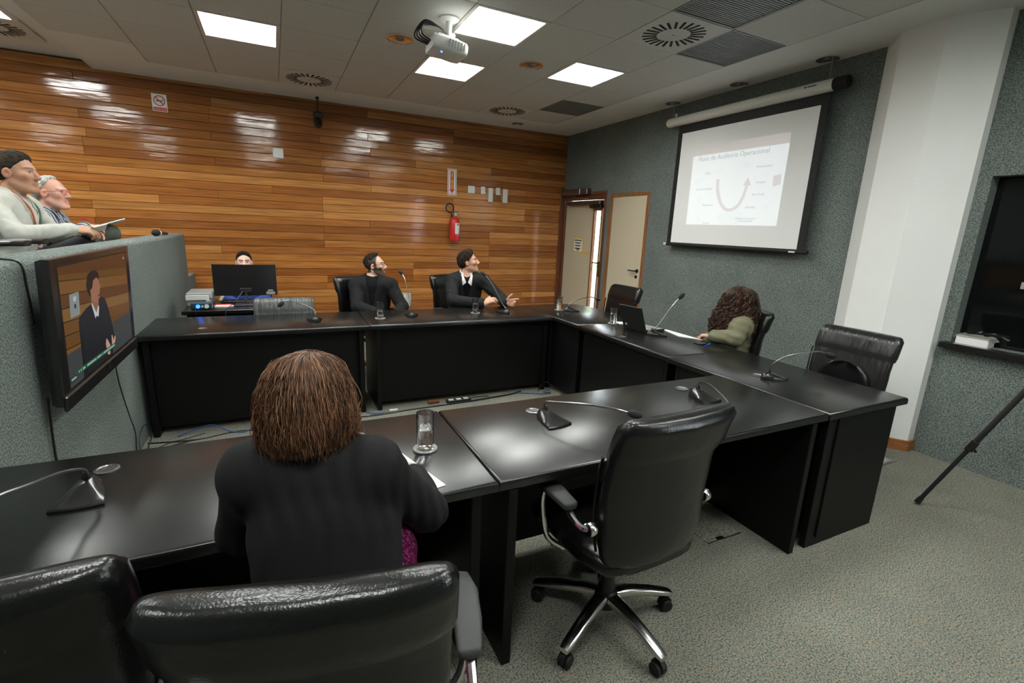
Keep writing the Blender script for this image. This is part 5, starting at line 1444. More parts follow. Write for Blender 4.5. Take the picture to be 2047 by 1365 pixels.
def face_tint(P, c, F, sc, skin, hairc, brow=True, beard=None, stubble=0., sides=None, eye=(.03, .02, .015)):
    q = ((P - c) @ F) / sc; x, y, z = q[:, 0], q[:, 1], q[:, 2]
    col = np.tile(np.array(skin, float), (len(P), 1))
    inhead = (np.abs(x) < .1) & (np.abs(y) < .13) & (z > -.13) & (z < .13)
    rosy = np.exp(-(((np.abs(x) - .042) / .022) ** 2 + ((z + .025) / .03) ** 2)) * inhead * (y > 0)
    col *= (1 + rosy[:, None] * np.array([.06, -.10, -.12]))
    ears = inhead & (np.abs(x) > .074) & (z < .04) & (z > -.05); col[ears] *= np.array([1.06, .86, .82])
    lip = inhead & (y > .070) & (np.abs(x) < .0245) & (z < -.0565) & (z > -.0805); col[lip] = np.array(skin) * np.array([.92, .72, .70])
    if brow:
        b = inhead & (y > .055) & (np.abs(x) > .010) & (np.abs(x) < .052) & (np.abs(z - (.0285 - .10 * np.abs(np.abs(x) - .034))) < .0052); col[b] = np.array(hairc) * 1.2 + np.array(skin) * .12
    ex = np.abs(x) - .031
    d = np.sqrt(ex ** 2 + (y - .0735) ** 2 + (z - .005) ** 2)
    ew = inhead & (d < .0148) & (y > .076) & (np.abs(z - .0045) < .0062) & (np.abs(ex) < .0125); col[ew] = (.34, .29, .27)
    ir = ew & (ex ** 2 + (z - .005) ** 2 < .0062 ** 2); col[ir] = eye
    lid = inhead & (y > .066) & (np.abs(ex) < .016) & (np.abs(z - .0118) < .0028); col[lid] *= .45
    if beard is not None or stubble:
        t = np.array(hairc) if beard is None else np.array(beard); am = stubble if beard is None else .92
        jaw = inhead & (y > -.002 - .6 * (z + .06)) & (z < -.060 + .03 * np.clip((np.abs(x) - .03) / .03, 0, 1) * 1.3) & ~lip & (z > -.14)
        jaw &= ~((np.abs(x) < .018) & (z > -.050)) & ~((np.abs(x) < .03) & (z > -.046) & (y > .06))
        side = inhead & (np.abs(x) > .052) & (y > -.0) & (y < .030) & (z < .02) & (z > -.06)
        mous = inhead & (y > .07) & (np.abs(x) < .030) & (z < -.043) & (z > -.0575)
        for k in ((jaw, am), (side, am * .9), (mous, am)): col[k[0]] = col[k[0]] * (1 - k[1]) + t * k[1]
    if sides is not None:
        s_ = inhead & (z > -.02 + .0 * y) & (y < .035 + .25 * (z - .06)) & ~ears & ~((z < .0) & (y > .005))
        s_ |= inhead & (y < -.035) & (z > -.062)
        col[s_] = sides
    return col

def cap_hair(c, F, sc, name, parent, mat, tint, top=.016, side=.006, fringe=.062, seed=0, rough=.004, back=-.06, h=.004, volume=(0, 0, 0), recede=0.):
    S_ = Solid(c - .17 * sc, c + .17 * sc, h)
    L = lambda x, y, z: c + F @ (V(x, y, z) * sc)
    S_.ell(L(0, -.016, .038), V(.074 + side, .096 + side, .080 + top * .6) * sc, F, 0)
    S_.ell(L(volume[0], .012 + volume[1], .062 + volume[2]), V(.062, .075, .052 + top) * sc, F, .02)
    S_.ell(L(0, -.045, -.005), V(.066 + side, .062 + side, .06) * sc, F, .02)
    def cut(X, Y, Z):
        P = np.stack([X - c[0], Y - c[1], Z - c[2]], -1) @ F / sc
        x, y, z = P[..., 0], P[..., 1], P[..., 2]
        hl = fringe + .0 * x - .9 * np.maximum(0, .074 - z) - recede * np.clip((np.abs(x) - .02) / .03, 0, 1) * .02   # hairline: further back lower down
        hl = np.where(z < .012, np.minimum(hl, .012), hl)
        d1 = hl - y                                              # >0 keeps
        d2 = z - (back + .9 * np.maximum(0, y + .045))           # lower border at the nape and around the ears
        keep = np.minimum(d1, d2)
        return keep * sc
    S_.func(c - .17 * sc, c + .17 * sc, lambda X, Y, Z: cut(X, Y, Z), 0, 'sub') if False else S_.func(c - .17 * sc, c + .17 * sc, lambda X, Y, Z: -cut(X, Y, Z), 0, 'and')
    ph = np.random.default_rng(seed).uniform(0, 6, 12)
    def nz(x, y, z):
        P = np.stack([x - c[0], y - c[1], z - c[2]], -1) @ F
        a, b, g = P[:, 0], P[:, 1], P[:, 2]
        return rough * (np.sin(a * 190 + 25 * np.sin(b * 40 + ph[0]) * .1 + ph[1]) * np.sin(b * 60 + g * 50 + ph[2]) + .6 * np.sin(a * 330 + b * 90 + ph[3]) * np.sin(g * 120 + ph[4]))
    S_.warp(nz)
    v, f = S_.mesh()
    if len(f) == 0: return None
    v = relax_mesh(v, f, 1, .4)
    g = np.random.default_rng(seed + 1)
    P = (v - c) @ F
    t = np.array(tint)[None] * (1 + .35 * np.sin(P[:, 0] * 420 + P[:, 1] * 60 + 3 * np.sin(P[:, 2] * 70)) [:, None])
    return np_mesh(name, v, f, MAT['hairshort'], parent, np.clip(t, 0, 1))

def person(label, J, head, skin, hairc, top, legs, headargs=None, sc=1.0, h=.0055, hands=(), build=1.0, legs_on=True):
    """J: joints. body = one continuous surface from head to feet; clothing added as children."""
    c, fw, up = head; c = np.array(c, float); F = frame(fw, up)
    pts = np.array([np.array(J[k], float) for k in J] + [c])
    lo = pts.min(0) - .20; hi = pts.max(0) + .20
    S_ = Solid(lo, hi, h)
    ha = headargs or {}
    pv, nk = np.array(J['pelvis'], float), np.array(J['neck'], float)
    shl, shr = np.array(J['shL'], float), np.array(J['shR'], float)
    T_ = frame(np.cross(nrm3(nk - pv), nrm3(shr - shl)), nk - pv)
    def torso(S2, off, k=.05, arms=True, cuff=1.0):
        S2.ell(pv + (nk - pv) * .66 + T_[:, 1] * .005, V(.165, .112, .20) * build + off, T_, k)
        S2.ell(pv + (nk - pv) * .32, V(.152, .112, .19) * build + off, T_, k)
        S2.ell(pv + (nk - pv) * .02, V(.172, .125, .13) * build + off, T_, k)
        S2.cone(shl * .94 + shr * .06, shr * .94 + shl * .06, .056 * build + off, .056 * build + off, k)
        for s in (shl, shr): S2.cone(nk + T_[:, 2] * -.01, s + T_[:, 2] * .012, .045 + off, .050 + off, k)
        if arms:
            for a in 'LR':
                sh, el, wr = (np.array(J[q + a], float) for q in ('sh', 'el', 'wr'))
                S2.cone(sh, el, .054 * build + off, .043 * build + off, .03); S2.cone(el, el + (wr - el) * cuff, .043 * build + off, .032 * build + off * 1.1, .015)
    torso(S_, 0, .04)
    S_.cone(nk - T_[:, 2] * .02, c + F @ (V(0, -.022, -.05) * sc), .058 * (build if build < 1 else 1), .053, .03)
    for a in 'LR':
        hp, kn, an = (np.array(J[q + a], float) for q in ('hip', 'knee', 'ank'))
        if legs_on:
            S_.cone(hp, kn, .080, .056, .03); S_.cone(kn, an, .054, .038, .02)
    headargs_m = ha.get('male', True)
    head_solid(S_, c, F, sc, headargs_m)
    for hd in hands: hand(S_, *hd)
    v, f = S_.mesh()
    tint = face_tint(v, c, F, sc, skin, hairc, beard=ha.get('beard'), stubble=ha.get('stubble', 0), sides=ha.get('sides'), eye=ha.get('eye', (.03, .02, .015)))
    tint = relax_mesh(tint, f, 1, .45)
    o = np_mesh('person', v, f, MAT['skin'], None, tint)
    tag(o, label, 'person')
    return o, c, F, T_, torso, (lo, hi)

def garment(name, par, box, fn, mat, h=.007, folds=0., seed=1, relax=1):
    S_ = Solid(box[0], box[1], h); fn(S_)
    if folds:
        r = np.random.default_rng(seed); ph = r.uniform(0, 6.3, 9); dr = r.normal(size=(4, 3))
        def nz(x, y, z):
            a = [x * d[0] + y * d[1] + z * d[2] for d in dr]
            return folds * (np.sin(a[0] * 46 + 2.5 * np.sin(a[1] * 17 + ph[0]) + ph[1]) * .6 + np.sin(a[2] * 70 + 2 * np.sin(a[3] * 24 + ph[2]) + ph[3]) * .4)
        S_.warp(nz)
    v, f = S_.mesh(); v = relax_mesh(v, f, relax, .5)
    return np_mesh(name, v, f, mat, par)

def vcut(pv, nk, T_, z0, wtop, ztop=.0, ymin=.0):
    """wedge opening of a jacket front; z measured down from the neck along the torso"""
    def fn(X, Y, Z):
        P = np.stack([X - nk[0], Y - nk[1], Z - nk[2]], -1) @ T_
        x, y, z = P[..., 0], P[..., 1], P[..., 2]
        w = wtop * np.clip((z - z0) / (ztop - z0), 0, 1.3)
        d = np.abs(x) - w
        d = np.maximum(d, -(z - z0)); d = np.maximum(d, ymin - y); d = np.maximum(d, y - .185)
        return d
    return fn

def lower(par, J, box, mat, shoe=True, nm='trousers', off=.012):
    pv = np.array(J['pelvis'], float)
    def fn(S2):
        for a in 'LR':
            hp, kn, an = (np.array(J[q + a], float) for q in ('hip', 'knee', 'ank'))
            S2.cone(hp, kn, .082 + off, .058 + off, .03); S2.cone(kn, an, .057 + off, .045 + off, .02); S2.cone(pv, hp, .10 + off, .085 + off, .04)
    garment(nm, par, box, fn, mat, .011, .002)
    if shoe:
        for a in 'LR':
            an = np.array(J['ank' + a], float); kn = np.array(J['knee' + a], float); hp = np.array(J['hip' + a], float)
            d = kn - hp; d[2] = 0; d = nrm3(d)
            S2 = Solid(an - .30, an + .30, .010)
            S2.cone(an + V(0, 0, -.045) - d * .02, an + V(0, 0, -.058) + d * .15, .042, .034, .01)
            v, f = S2.mesh(); np_mesh('shoe', v, f, MAT['shoe'], par)

def seated(pelvis, fwd, neck, shw=.19, floor=0., knee_h=None, spread=.10, thigh=.42, shup=-.05, fshift=0.):
    p = np.array(pelvis, float); f = nrm3(np.array([fwd[0], fwd[1], 0.])); r = V(f[1], -f[0], 0); n = np.array(neck, float)
    J = dict(pelvis=p, neck=n, shL=n - r * shw + V(0, 0, shup), shR=n + r * shw + V(0, 0, shup))
    kz = p[2] - .02 if knee_h is None else knee_h
    for a, s in (('L', -1), ('R', 1)):
        J['hip' + a] = p + r * s * .085 + V(0, 0, -.02)
        k = p + r * s * spread + f * thigh; k[2] = kz; J['knee' + a] = k
        an = k - f * .02; an[2] = floor + .09; J['ank' + a] = an
    return J, f, r

def glasses(par, c, F, sc, mat, lensmat=None, round_=False):
    L = lambda x, y, z: tuple(c + F @ (V(x, y, z) * sc))
    for s in (-1, 1):
        pts = []
        for k in range(17):
            a = 2 * math.pi * k / 16
            ca, sa = math.cos(a), math.sin(a)
            u = math.copysign(abs(ca) ** .7, ca) * .024; w_ = math.copysign(abs(sa) ** .7, sa) * .016
            pts.append(L(s * .032 + u, .101 - .25 * max(0, abs(s * .032 + u) - .03), .004 + w_))
        m = MB(); m.tube(pts, .0016, 6, cap=False)
        m.tube([L(s * .055, .096, .008), L(s * .074, .080, .010), L(s * .082, .0, .006)], .0018, 6)
        obj('glasses_rim', m, mat, par, smooth=True, world=True)
    m = MB(); m.tube([L(-.010, .102, .008), L(0, .105, .010), L(.010, .102, .008)], .0016, 6); obj('glasses_bridge', m, mat, par, smooth=True, world=True)

def strands(name, par, c, F, prof, wx, wy, n, col, seed=0, curl=0., curlr=.0, rad=.0011, jitter=.004, segs=14, front=1.1, shortf=.42, wave=.006, taper=True, part=0., spreadlen=.06, lump=0.):
    """hair strands falling from the crown over a profile (fraction of width, height)"""
    g = np.random.default_rng(seed)
    pr = np.array(prof, float); d = np.concatenate([[0], np.cumsum(np.hypot(np.diff(pr[:, 0]) * .1, np.diff(pr[:, 1])))]); d /= d[-1]
    V_ = []; F_ = []; C_ = []
    nb = 0
    cs = np.array([[math.cos(2 * math.pi * k / 3), math.sin(2 * math.pi * k / 3)] for k in range(3)])
    for i in range(n):
        ph = g.uniform(-math.pi, math.pi)            # 0 = back
        fr = abs(ph) > math.pi - front
        t1 = (shortf + g.uniform(-.04, .06)) if fr else min(1.0, 1.0 - abs(g.normal(0, spreadlen)))
        t0 = g.uniform(.0, .25) if g.random() < .75 else g.uniform(.25, .6)
        if t0 > t1 - .15: t0 = max(0, t1 - .4)
        t = np.linspace(t0, t1, segs)
        rf = np.interp(t, d, pr[:, 0]); z = np.interp(t, d, pr[:, 1])
        off = g.normal(0, jitter) - jitter * .3 + lump * (np.sin(5 * ph + 1.3) + .7 * np.sin(9 * ph + .4)) * np.linspace(t0, t1, segs)
        w1, w2, p1 = g.uniform(2, 5), g.uniform(4, 9), g.uniform(0, 6.3, 3)
        phi = ph + (wave * 6) * np.sin(w1 * t * 2 + p1[0]) * t + g.normal(0, .06) * t
        rx = wx * rf + off + wave * np.sin(w2 * t * 3 + p1[1]) * t; ry = wy * rf + off + wave * np.sin(w2 * t * 3 + p1[1]) * t
        P = np.stack([rx * np.sin(phi), -ry * np.cos(phi), z + g.normal(0, .002)], 1)
        P[:, 0] += part * (1 - np.clip(rf * 2, 0, 1))
        if curl:
            a = curl * t * 2 * math.pi * g.uniform(.8, 1.25) + p1[2]; k = curlr * np.clip(t * 2.2 - .15, 0, 1)
            P[:, 0] += k * np.cos(a) * np.cos(phi); P[:, 1] += k * np.cos(a) * np.sin(phi); P[:, 2] += k * np.sin(a) * .8
            P[:, 0] += k * .5 * np.sin(a) * np.sin(phi); P[:, 1] -= k * .5 * np.sin(a) * np.cos(phi)
        Q = c + P @ F.T
        tg = np.gradient(Q, axis=0); tg /= np.linalg.norm(tg, axis=1)[:, None] + 1e-9
        a1 = np.cross(tg, V(.3, .5, .81)); a1 /= np.linalg.norm(a1, axis=1)[:, None] + 1e-9; b1 = np.cross(tg, a1)
        rr_ = rad * (1 - .75 * np.linspace(0, 1, segs) ** 3) * g.uniform(.7, 1.3)
        R = Q[:, None, :] + rr_[:, None, None] * (cs[None, :, 0, None] * a1[:, None, :] + cs[None, :, 1, None] * b1[:, None, :])
        V_.append(R.reshape(-1, 3))
        s_ = np.arange(segs - 1)[:, None] * 3; k3 = np.arange(3)[None]
        F_.append(np.stack([nb + s_ + k3, nb + s_ + (k3 + 1) % 3, nb + s_ + 3 + (k3 + 1) % 3, nb + s_ + 3 + k3], -1).reshape(-1, 4))
        nb += segs * 3
        cc = np.array(col[g.integers(len(col))]) * g.uniform(.75, 1.25)
        C_.append(np.tile(cc, (segs * 3, 1)))
    return np_mesh(name, np.concatenate(V_), np.concatenate(F_), MAT['hair'], par, np.concatenate(C_))

def hair_core(name, par, c, F, prof, wx, wy, col, shrink=.006, front=1.1, shortf=.42, wave=0., part=0., n=56, m_=26):
    pr = np.array(prof, float); d = np.concatenate([[0], np.cumsum(np.hypot(np.diff(pr[:, 0]) * .1, np.diff(pr[:, 1])))]); d /= d[-1]
    V_ = []; g = np.random.default_rng(5)
    ph = np.linspace(-math.pi, math.pi, n, endpoint=False)
    for i in range(m_):
        for p in ph:
            fr = np.clip((abs(p) - (math.pi - front)) / .25, 0, 1)
            t = (i / (m_ - 1)) * (1 - fr * (1 - shortf))
            rf = np.interp(t, d, pr[:, 0]); z = np.interp(t, d, pr[:, 1])
            w_ = wave * math.sin(p * 9 + z * 40) * t + wave * .6 * math.sin(p * 17 - z * 70)
            V_.append(((max(0, wx * rf - shrink) + w_ * rf) * math.sin(p) + part * (1 - min(1, rf * 2)), -(max(0, wy * rf - shrink) + w_ * rf) * math.cos(p), z - shrink * (1 - t)))
    V_ = c + np.array(V_) @ F.T
    f = [[i * n + k, i * n + (k + 1) % n, (i + 1) * n + (k + 1) % n, (i + 1) * n + k] for i in range(m_ - 1) for k in range(n)]
    V_ = np.concatenate([V_, [c + F @ V(0, 0, pr[-1, 1] * .6)]])
    ce = len(V_) - 1
    f += [[(m_ - 1) * n + k, (m_ - 1) * n + (k + 1) % n, ce, ce] for k in range(n)]
    f = np.array(f)
    t = np.tile(np.array(col, float), (len(V_), 1))
    me_v = V_
    quads = f[f[:, 2] != f[:, 3]]
    return np_mesh(name, me_v, quads, MAT['hair'], par, t)

def plate(par, name, torso, T_, nk, off, corners, mat, d=.004, th=.004, n=7):
    """a flap of cloth (quad in the torso's x/z, bilinear) lying on the front of the garment"""
    S2 = Solid(nk - .34, nk + .30, .007); torso(S2, off, .045, False)
    ys = np.arange(.25, -.05, -.003)
    g = []
    for i in range(n):
        for j in range(n):
            u, w = i / (n - 1), j / (n - 1)
            p = (np.array(corners[0]) * (1 - u) + np.array(corners[1]) * u) * (1 - w) + (np.array(corners[3]) * (1 - u) + np.array(corners[2]) * u) * w
            q = nk + (T_ @ np.stack([np.full_like(ys, p[0]), ys, np.full_like(ys, p[1])])).T
            ii = np.clip(np.round((q - S2.lo) / S2.h).astype(int), 0, S2.n - 1)
            f = S2.f[ii[:, 0], ii[:, 1], ii[:, 2]]
            k = np.argmax(f < 0) if (f < 0).any() else len(ys) - 1
            g.append((p[0], ys[k] if (f < 0).any() else .045, p[1]))
    g = np.array(g); y = g[:, 1].reshape(n, n)
    for _ in range(3):
        y2 = y.copy(); y2[1:-1, :] = (y[:-2] + y[2:] + 2 * y[1:-1]) / 4; y = y2.copy(); y2[:, 1:-1] = (y[:, :-2] + y[:, 2:] + 2 * y[:, 1:-1]) / 4; y = y2
    g[:, 1] = y.ravel()
    top = g + np.array([0, d + th, 0]); bot = g + np.array([0, d, 0])
    vs = np.concatenate([top, bot]); N2 = n * n
    fs = [(i * n + j, i * n + j + 1, (i + 1) * n + j + 1, (i + 1) * n + j) for i in range(n - 1) for j in range(n - 1)]
    fs += [tuple(N2 + k for k in f[::-1]) for f in fs]
    for k in range(n - 1):
        for a, b in ((k, k + 1), ((n - 1) * n + k, (n - 1) * n + k + 1), (k * n, (k + 1) * n), (k * n + n - 1, (k + 1) * n + n - 1)): fs.append((a, b, N2 + b, N2 + a))
    m = MB(); m.add([tuple(nk + T_ @ p) for p in vs], fs)
    return obj(name, m, mat, par, smooth=True, world=True, angle=40)
def surf_y(torso, T_, nk, off, x, z):
    S2 = Solid(nk - .34, nk + .30, .007); torso(S2, off, .045, False)
    for y in np.arange(.25, -.05, -.002):
        i = np.clip(np.round((nk + T_ @ np.array([x, y, z]) - S2.lo) / S2.h).astype(int), 0, S2.n - 1)
        if S2.f[tuple(i)] < 0: return y
    return .05
def A(*v): return np.array(v, float)
def jacket(par, J, box, T_, torso, mat, off=.016, z0=-.30, wtop=.055, neckr=.062, h=.007, folds=.003, seed=2, cuff=.93, open_front=True, collar=True):
    nk, pv = np.array(J['neck'], float), np.array(J['pelvis'], float)
    def fn(S2):
        torso(S2, off, .045, True, cuff)
        if open_front:
            S2.func(nk - .55, nk + .25, vcut(pv, nk, T_, z0, wtop, .0, .0), 0, 'sub')
        S2.cone(nk - T_[:, 2] * .005, nk + T_[:, 2] * .16, neckr, neckr + .012, .01, 'sub')
        if collar:
            ring = [nk + T_ @ A(.072 * math.sin(a), -.066 * math.cos(a) + .004, .028 - .012 * (1 - math.cos(a))) for a in np.linspace(-1.75, 1.75, 11)]
            for a, b in zip(ring[:-1], ring[1:]): S2.cone(a, b, .0125, .0125, .006)
    j = garment('jacket', par, box, fn, mat, h, folds, seed)
    return j
def lapels(par, J, T_, mat, torso, off=.018):
    nk = np.array(J['neck'], float)
    for s in (-1, 1):
        plate(par, 'lapel', torso, T_, nk, off, [(s * .058, .030), (s * .112, -.045), (s * .085, -.115), (s * .050, -.060)], mat, .005, .004)
        plate(par, 'lapel', torso, T_, nk, off, [(s * .050, -.050), (s * .098, -.105), (s * .030, -.30), (s * .010, -.30)], mat, .005, .004)
def shirt_collar(par, J, T_, mat, torso, off, w=1.0):
    nk = np.array(J['neck'], float)
    for s in (-1, 1):
        plate(par, 'shirt_collar', torso, T_, nk, off, [(s * .050 * w, .050), (s * .068 * w, .020), (s * .050 * w, -.075), (s * .010 * w, -.035)], mat, .004, .006)
def shirt(par, J, box, T_, torso, mat, off=.005, neckr=.058, h=.007, arms=False, cuff=.97, nm='shirt', folds=.0, collar=None, seed=4, dip=0.):
    nk, pv = np.array(J['neck'], float), np.array(J['pelvis'], float)
    def fn(S2):
        torso(S2, off, .045, arms, cuff)
        S2.cone(nk + T_[:, 2] * (.0 - dip) + T_[:, 1] * (.0 + dip * .8), nk + T_[:, 2] * .16, neckr, neckr + .01, .01, 'sub')
    o = garment(nm, par, box, fn, mat, h, folds, seed)
    if collar:
        def fc(S2):
            P = lambda x, y, z: nk + T_ @ A(x, y, z)
            ring = [P(.066 * math.sin(a), -.062 * math.cos(a) + .012, .072 - .018 * (1 - math.cos(a))) for a in np.linspace(-2.6, 2.6, 15)]
            ring2 = [P(.078 * math.sin(a), -.072 * math.cos(a) + .014, .040 - .020 * (1 - math.cos(a))) for a in np.linspace(-2.6, 2.6, 15)]
            for k in range(14): S2.cone(ring[k], ring[k + 1], .0085, .0085, .004); S2.cone(ring2[k], ring2[k + 1], .0085, .0085, .006); S2.cone((ring[k] + ring2[k]) / 2, (ring[k + 1] + ring2[k + 1]) / 2, .0085, .0085, .006)
            for s in (-1, 1):
                S2.cone(P(s * .040, .072, .0), P(s * .046, .118, -.060), .014, .006, .006)
        garment('collar', par, (nk - .2, nk + .2), fc, collar, .0055, 0, 1)
    return o

# --- woman in the black blazer, seen from behind
SK1 = (.52, .29, .20)
J, f_, r_ = seated((.075, .945, .585), (.24, .97), (.055, 1.06, 1.015), .16)
J.update(shL=A(-.075, 1.105, 1.000), shR=A(.168, 1.03, 1.002), elR=A(.318, 1.115, .815), wrR=A(.340, 1.345, .790), elL=A(-.115, 1.20, .815), wrL=A(.02, 1.42, .790))
hc = A(.045, 1.115, 1.158)
o, c, F, T_, torso, box = person('woman in a black blazer with a brown bob, seen from behind', J, (hc, (.18, .95, -.22), (0, .22, 1)), SK1, (.1, .05, .03), None, None, dict(male=False), .86, .0065,
    [(J['wrR'], A(-.02, .12, -.01), A(0, .1, 1), -1, (.35, .4, .5, .6)), (J['wrL'], A(.09, .08, -.01), A(0, 0, 1), 1)], .90)
jk = jacket(o, J, box, T_, torso, MAT['cloth_black'], .015, -.30, .05, .052, .006, .0025, 3, .95)
lower(o, J, box, MAT['sequin'], True, 'skirt')
BOB = [(0, .108), (.32, .104), (.60, .092), (.82, .068), (.96, .032), (1.02, -.006), (1.03, -.036), (1.01, -.062), (.96, -.084), (.88, -.102), (.76, -.113)]
hq = c + F @ A(0, -.012, 0)
BC = [(.14, .062, .030), (.095, .041, .020), (.21, .098, .048), (.055, .025, .014), (.31, .155, .08)]
hair_core('hair', o, hq, F, BOB, .086, .098, (.060, .027, .015), .006, .95, .36)
strands('hair_strands', o, hq, F, BOB, .088, .100, 4600, BC, 4, rad=.0009, jitter=.0045, segs=15, front=.95, shortf=.36, wave=.014, part=.012, spreadlen=.10, lump=.006)
strands('hair_wisps', o, hq, F, [(a, b) for a, b in BOB[:-1]] + [(.90, -.122)], .092, .104, 420, BC, 9, rad=.0006, jitter=.009, segs=12, front=.9, shortf=.36, wave=.014, part=.012)

# --- bearded man with glasses
SK2 = (.62, .37, .27); HB = (.020, .014, .011)
J, f_, r_ = seated((.86, 5.03, .585), (.35, -.93), (.878, 5.055, .985), .18)
J.update(shR=A(.712, 5.045, .925), shL=A(1.035, 4.965, .930), elR=A(.69, 4.86, .74), wrR=A(.90, 4.69, .685), elL=A(1.125, 4.83, .735), wrL=A(1.04, 4.68, .685))
o, c, F, T_, torso, box = person('bearded man with glasses in a black jacket at the far table', J, (A(.900, 5.05, 1.128), (3.4, -1.36, .55), (-.12, .05, 1)), SK2, HB, None, None, dict(beard=(.022, .014, .010), sides=(.030, .022, .018)), 1.0, .0055,
    [(J['wrR'], A(.08, -.09, -.02), A(0, 0, 1), -1), (J['wrL'], A(-.03, -.10, -.02), A(0, 0, 1), 1)])
cap_hair(c, F, 1.0, 'hair', o, MAT['hair'], (.018, .011, .008), .012, -.001, .060, 1, .003, .035, volume=(0, -.004, .004))
shirt(o, J, box, T_, torso, MAT['cloth_knit'], .006, .060)
jacket(o, J, box, T_, torso, MAT['cloth_black'], .018, -.30, .055, .060, .007, .003, 5); lapels(o, J, T_, MAT['cloth_black'], torso)
lower(o, J, box, MAT['trouser_dark']); glasses(o, c, F, 1.0, MAT['black'])

# --- man with a moustache, gesturing
SK3 = (.58, .32, .215); HB3 = (.022, .015, .011)
J, f_, r_ = seated((1.86, 5.03, .585), (.42, -.90), (1.848, 4.945, 1.035), .185)
J.update(shR=A(1.685, 4.945, .975), shL=A(2.012, 4.86, .985), elR=A(1.615, 4.70, .805), wrR=A(1.868, 4.475, .800), elL=A(2.16, 4.67, .81), wrL=A(2.100, 4.47, .800))
o, c, F, T_, torso, box = person('man with a moustache in a charcoal jacket gesturing with both hands', J, (A(1.864, 4.925, 1.182), (2.44, -1.15, .62), (-.12, .05, 1)), SK3, HB3, None, None, dict(stubble=.15, sides=None), 1.0, .005,
    [(J['wrR'], A(.105, -.03, .055), A(-.35, -.45, .9), -1, (.42, .5, .55, .6), .3), (J['wrL'], A(.095, -.055, .015), A(.45, .88, .05), 1, (.25, .9, 1.1, 1.15), .0)])
m = MB(); m.tube(smooth_path([tuple(c + F @ A(x, .0935 - .35 * abs(x), -.051 - .25 * max(0, abs(x) - .008))) for x in (-.026, -.015, 0, .015, .026)], 3), [.002] + [.0046] * 11 + [.002], 6); obj('moustache', m, plain('moustache_hair', (.02, .013, .01), .7), o, smooth=True, world=True)
cap_hair(c, F, 1.0, 'hair', o, MAT['hair'], (.020, .0135, .0095), .020, .006, .066, 2, .0045, -.045, volume=(.006, .006, .004))
shirt(o, J, box, T_, torso, MAT['cloth_knit'], .006, .056, nm='sweater', collar=MAT['cloth_white'], dip=.045)
jacket(o, J, box, T_, torso, MAT['cloth_charcoal'], .018, -.30, .058, .062, .007, .003, 6, .92); lapels(o, J, T_, MAT['cloth_charcoal'], torso); shirt_collar(o, J, T_, MAT['cloth_white'], torso, .012)
for a in 'LR':
    el, wr = J['el' + a], J['wr' + a]; d = nrm3(wr - el)
    m = MB(); m.tube([wr - d * .030, wr - d * .010], .036, 14); obj('shirt_cuff', m, MAT['cloth_white'], o, smooth=True, world=True)
lower(o, J, box, MAT['trouser_dark'])

# --- woman behind the monitor
J, f_, r_ = seated((-.31, 6.03, .545), (.05, -1), (-.31, 5.985, .935), .165)
J.update(elR=A(-.49, 5.86, .70), wrR=A(-.40, 5.62, .70), elL=A(-.13, 5.86, .70), wrL=A(-.22, 5.62, .70))
o, c, F, T_, torso, box = person('dark haired woman peeking over the curved monitor', J, (A(-.312, 5.95, 1.083), (.06, -1, .04), (0, 0, 1)), (.70, .45, .36), (.016, .011, .010), None, None, dict(male=False, eye=(.012, .01, .01)), .95, .0055,
    [(J['wrR'], A(.0, -.1, -.01), A(0, 0, 1), -1), (J['wrL'], A(0, -.1, -.01), A(0, 0, 1), 1)])
cap_hair(c, F, .95, 'hair', o, MAT['hair'], (.016, .011, .010), .008, .006, .060, 4, .001, -.05)
def bun(S2): S2.ell(c + F @ A(0, -.115, .02), A(.04, .035, .04), F, .01)
v, f = (lambda S2: (bun(S2), S2.mesh())[1])(Solid(c - .25, c + .25, .006)); np_mesh('hair_bun', v, f, MAT['hair'], o, np.tile(A(.016, .011, .010), (len(v), 1)))
shirt(o, J, box, T_, torso, MAT['cloth_blue'], .010, .062, arms=True, nm='blouse', folds=.002)
lower(o, J, box, MAT['trouser_dark'])
place(ch_a, False, -.31, 5.99, 180, 'office chair of the woman behind the monitor, hidden by the desk')

# --- curly haired woman in olive
J, f_, r_ = seated((3.245, 2.62, .585), (-.75, .66), (3.285, 2.585, .935), .165, thigh=.36)
J.update(shL=A(3.165, 2.475, .885), shR=A(3.42, 2.70, .885), elL=A(3.10, 2.46, .815), wrL=A(3.075, 2.64, .790), elR=A(3.36, 2.86, .72), wrR=A(3.17, 2.90, .665))
o, c, F, T_, torso, box = person('woman with long curly dark hair in an olive jacket, writing', J, (A(3.275, 2.62, 1.065), (.35, .92, .05), (0, 0, 1)), (.60, .35, .25), (.03, .02, .015), None, None, dict(male=False), .88, .0065,
    [(J['wrL'], A(-.02, .10, -.012), A(.1, 0, 1), 1, (.5, .6, .7, .8)), (J['wrR'], A(-.10, .01, -.01), A(0, 0, 1), -1)])
jacket(o, J, box, T_, torso, MAT['cloth_olive'], .018, -.30, .05, .056, .007, .006, 8, .95)
lower(o, J, box, MAT['trouser_dark'])
CUR = [(0, .116), (.25, .111), (.48, .096), (.66, .066), (.78, .015), (.90, -.05), (1.05, -.11), (1.16, -.175), (1.18, -.235), (1.08, -.285), (.92, -.310)]
hq = c + F @ A(0, -.014, 0)
CC = [(.075, .040, .026), (.028, .016, .012), (.10, .050, .030), (.17, .085, .050), (.020, .012, .010)]
hair_core('hair', o, hq, F, CUR, .150, .145, (.022, .013, .010), .014, .85, .34, .006)
strands('hair_curls', o, hq, F, CUR, .150, .145, 1900, CC, 12, curl=7.0, curlr=.017, rad=.0021, jitter=.013, segs=34, front=.85, shortf=.34, wave=.010, spreadlen=.12)

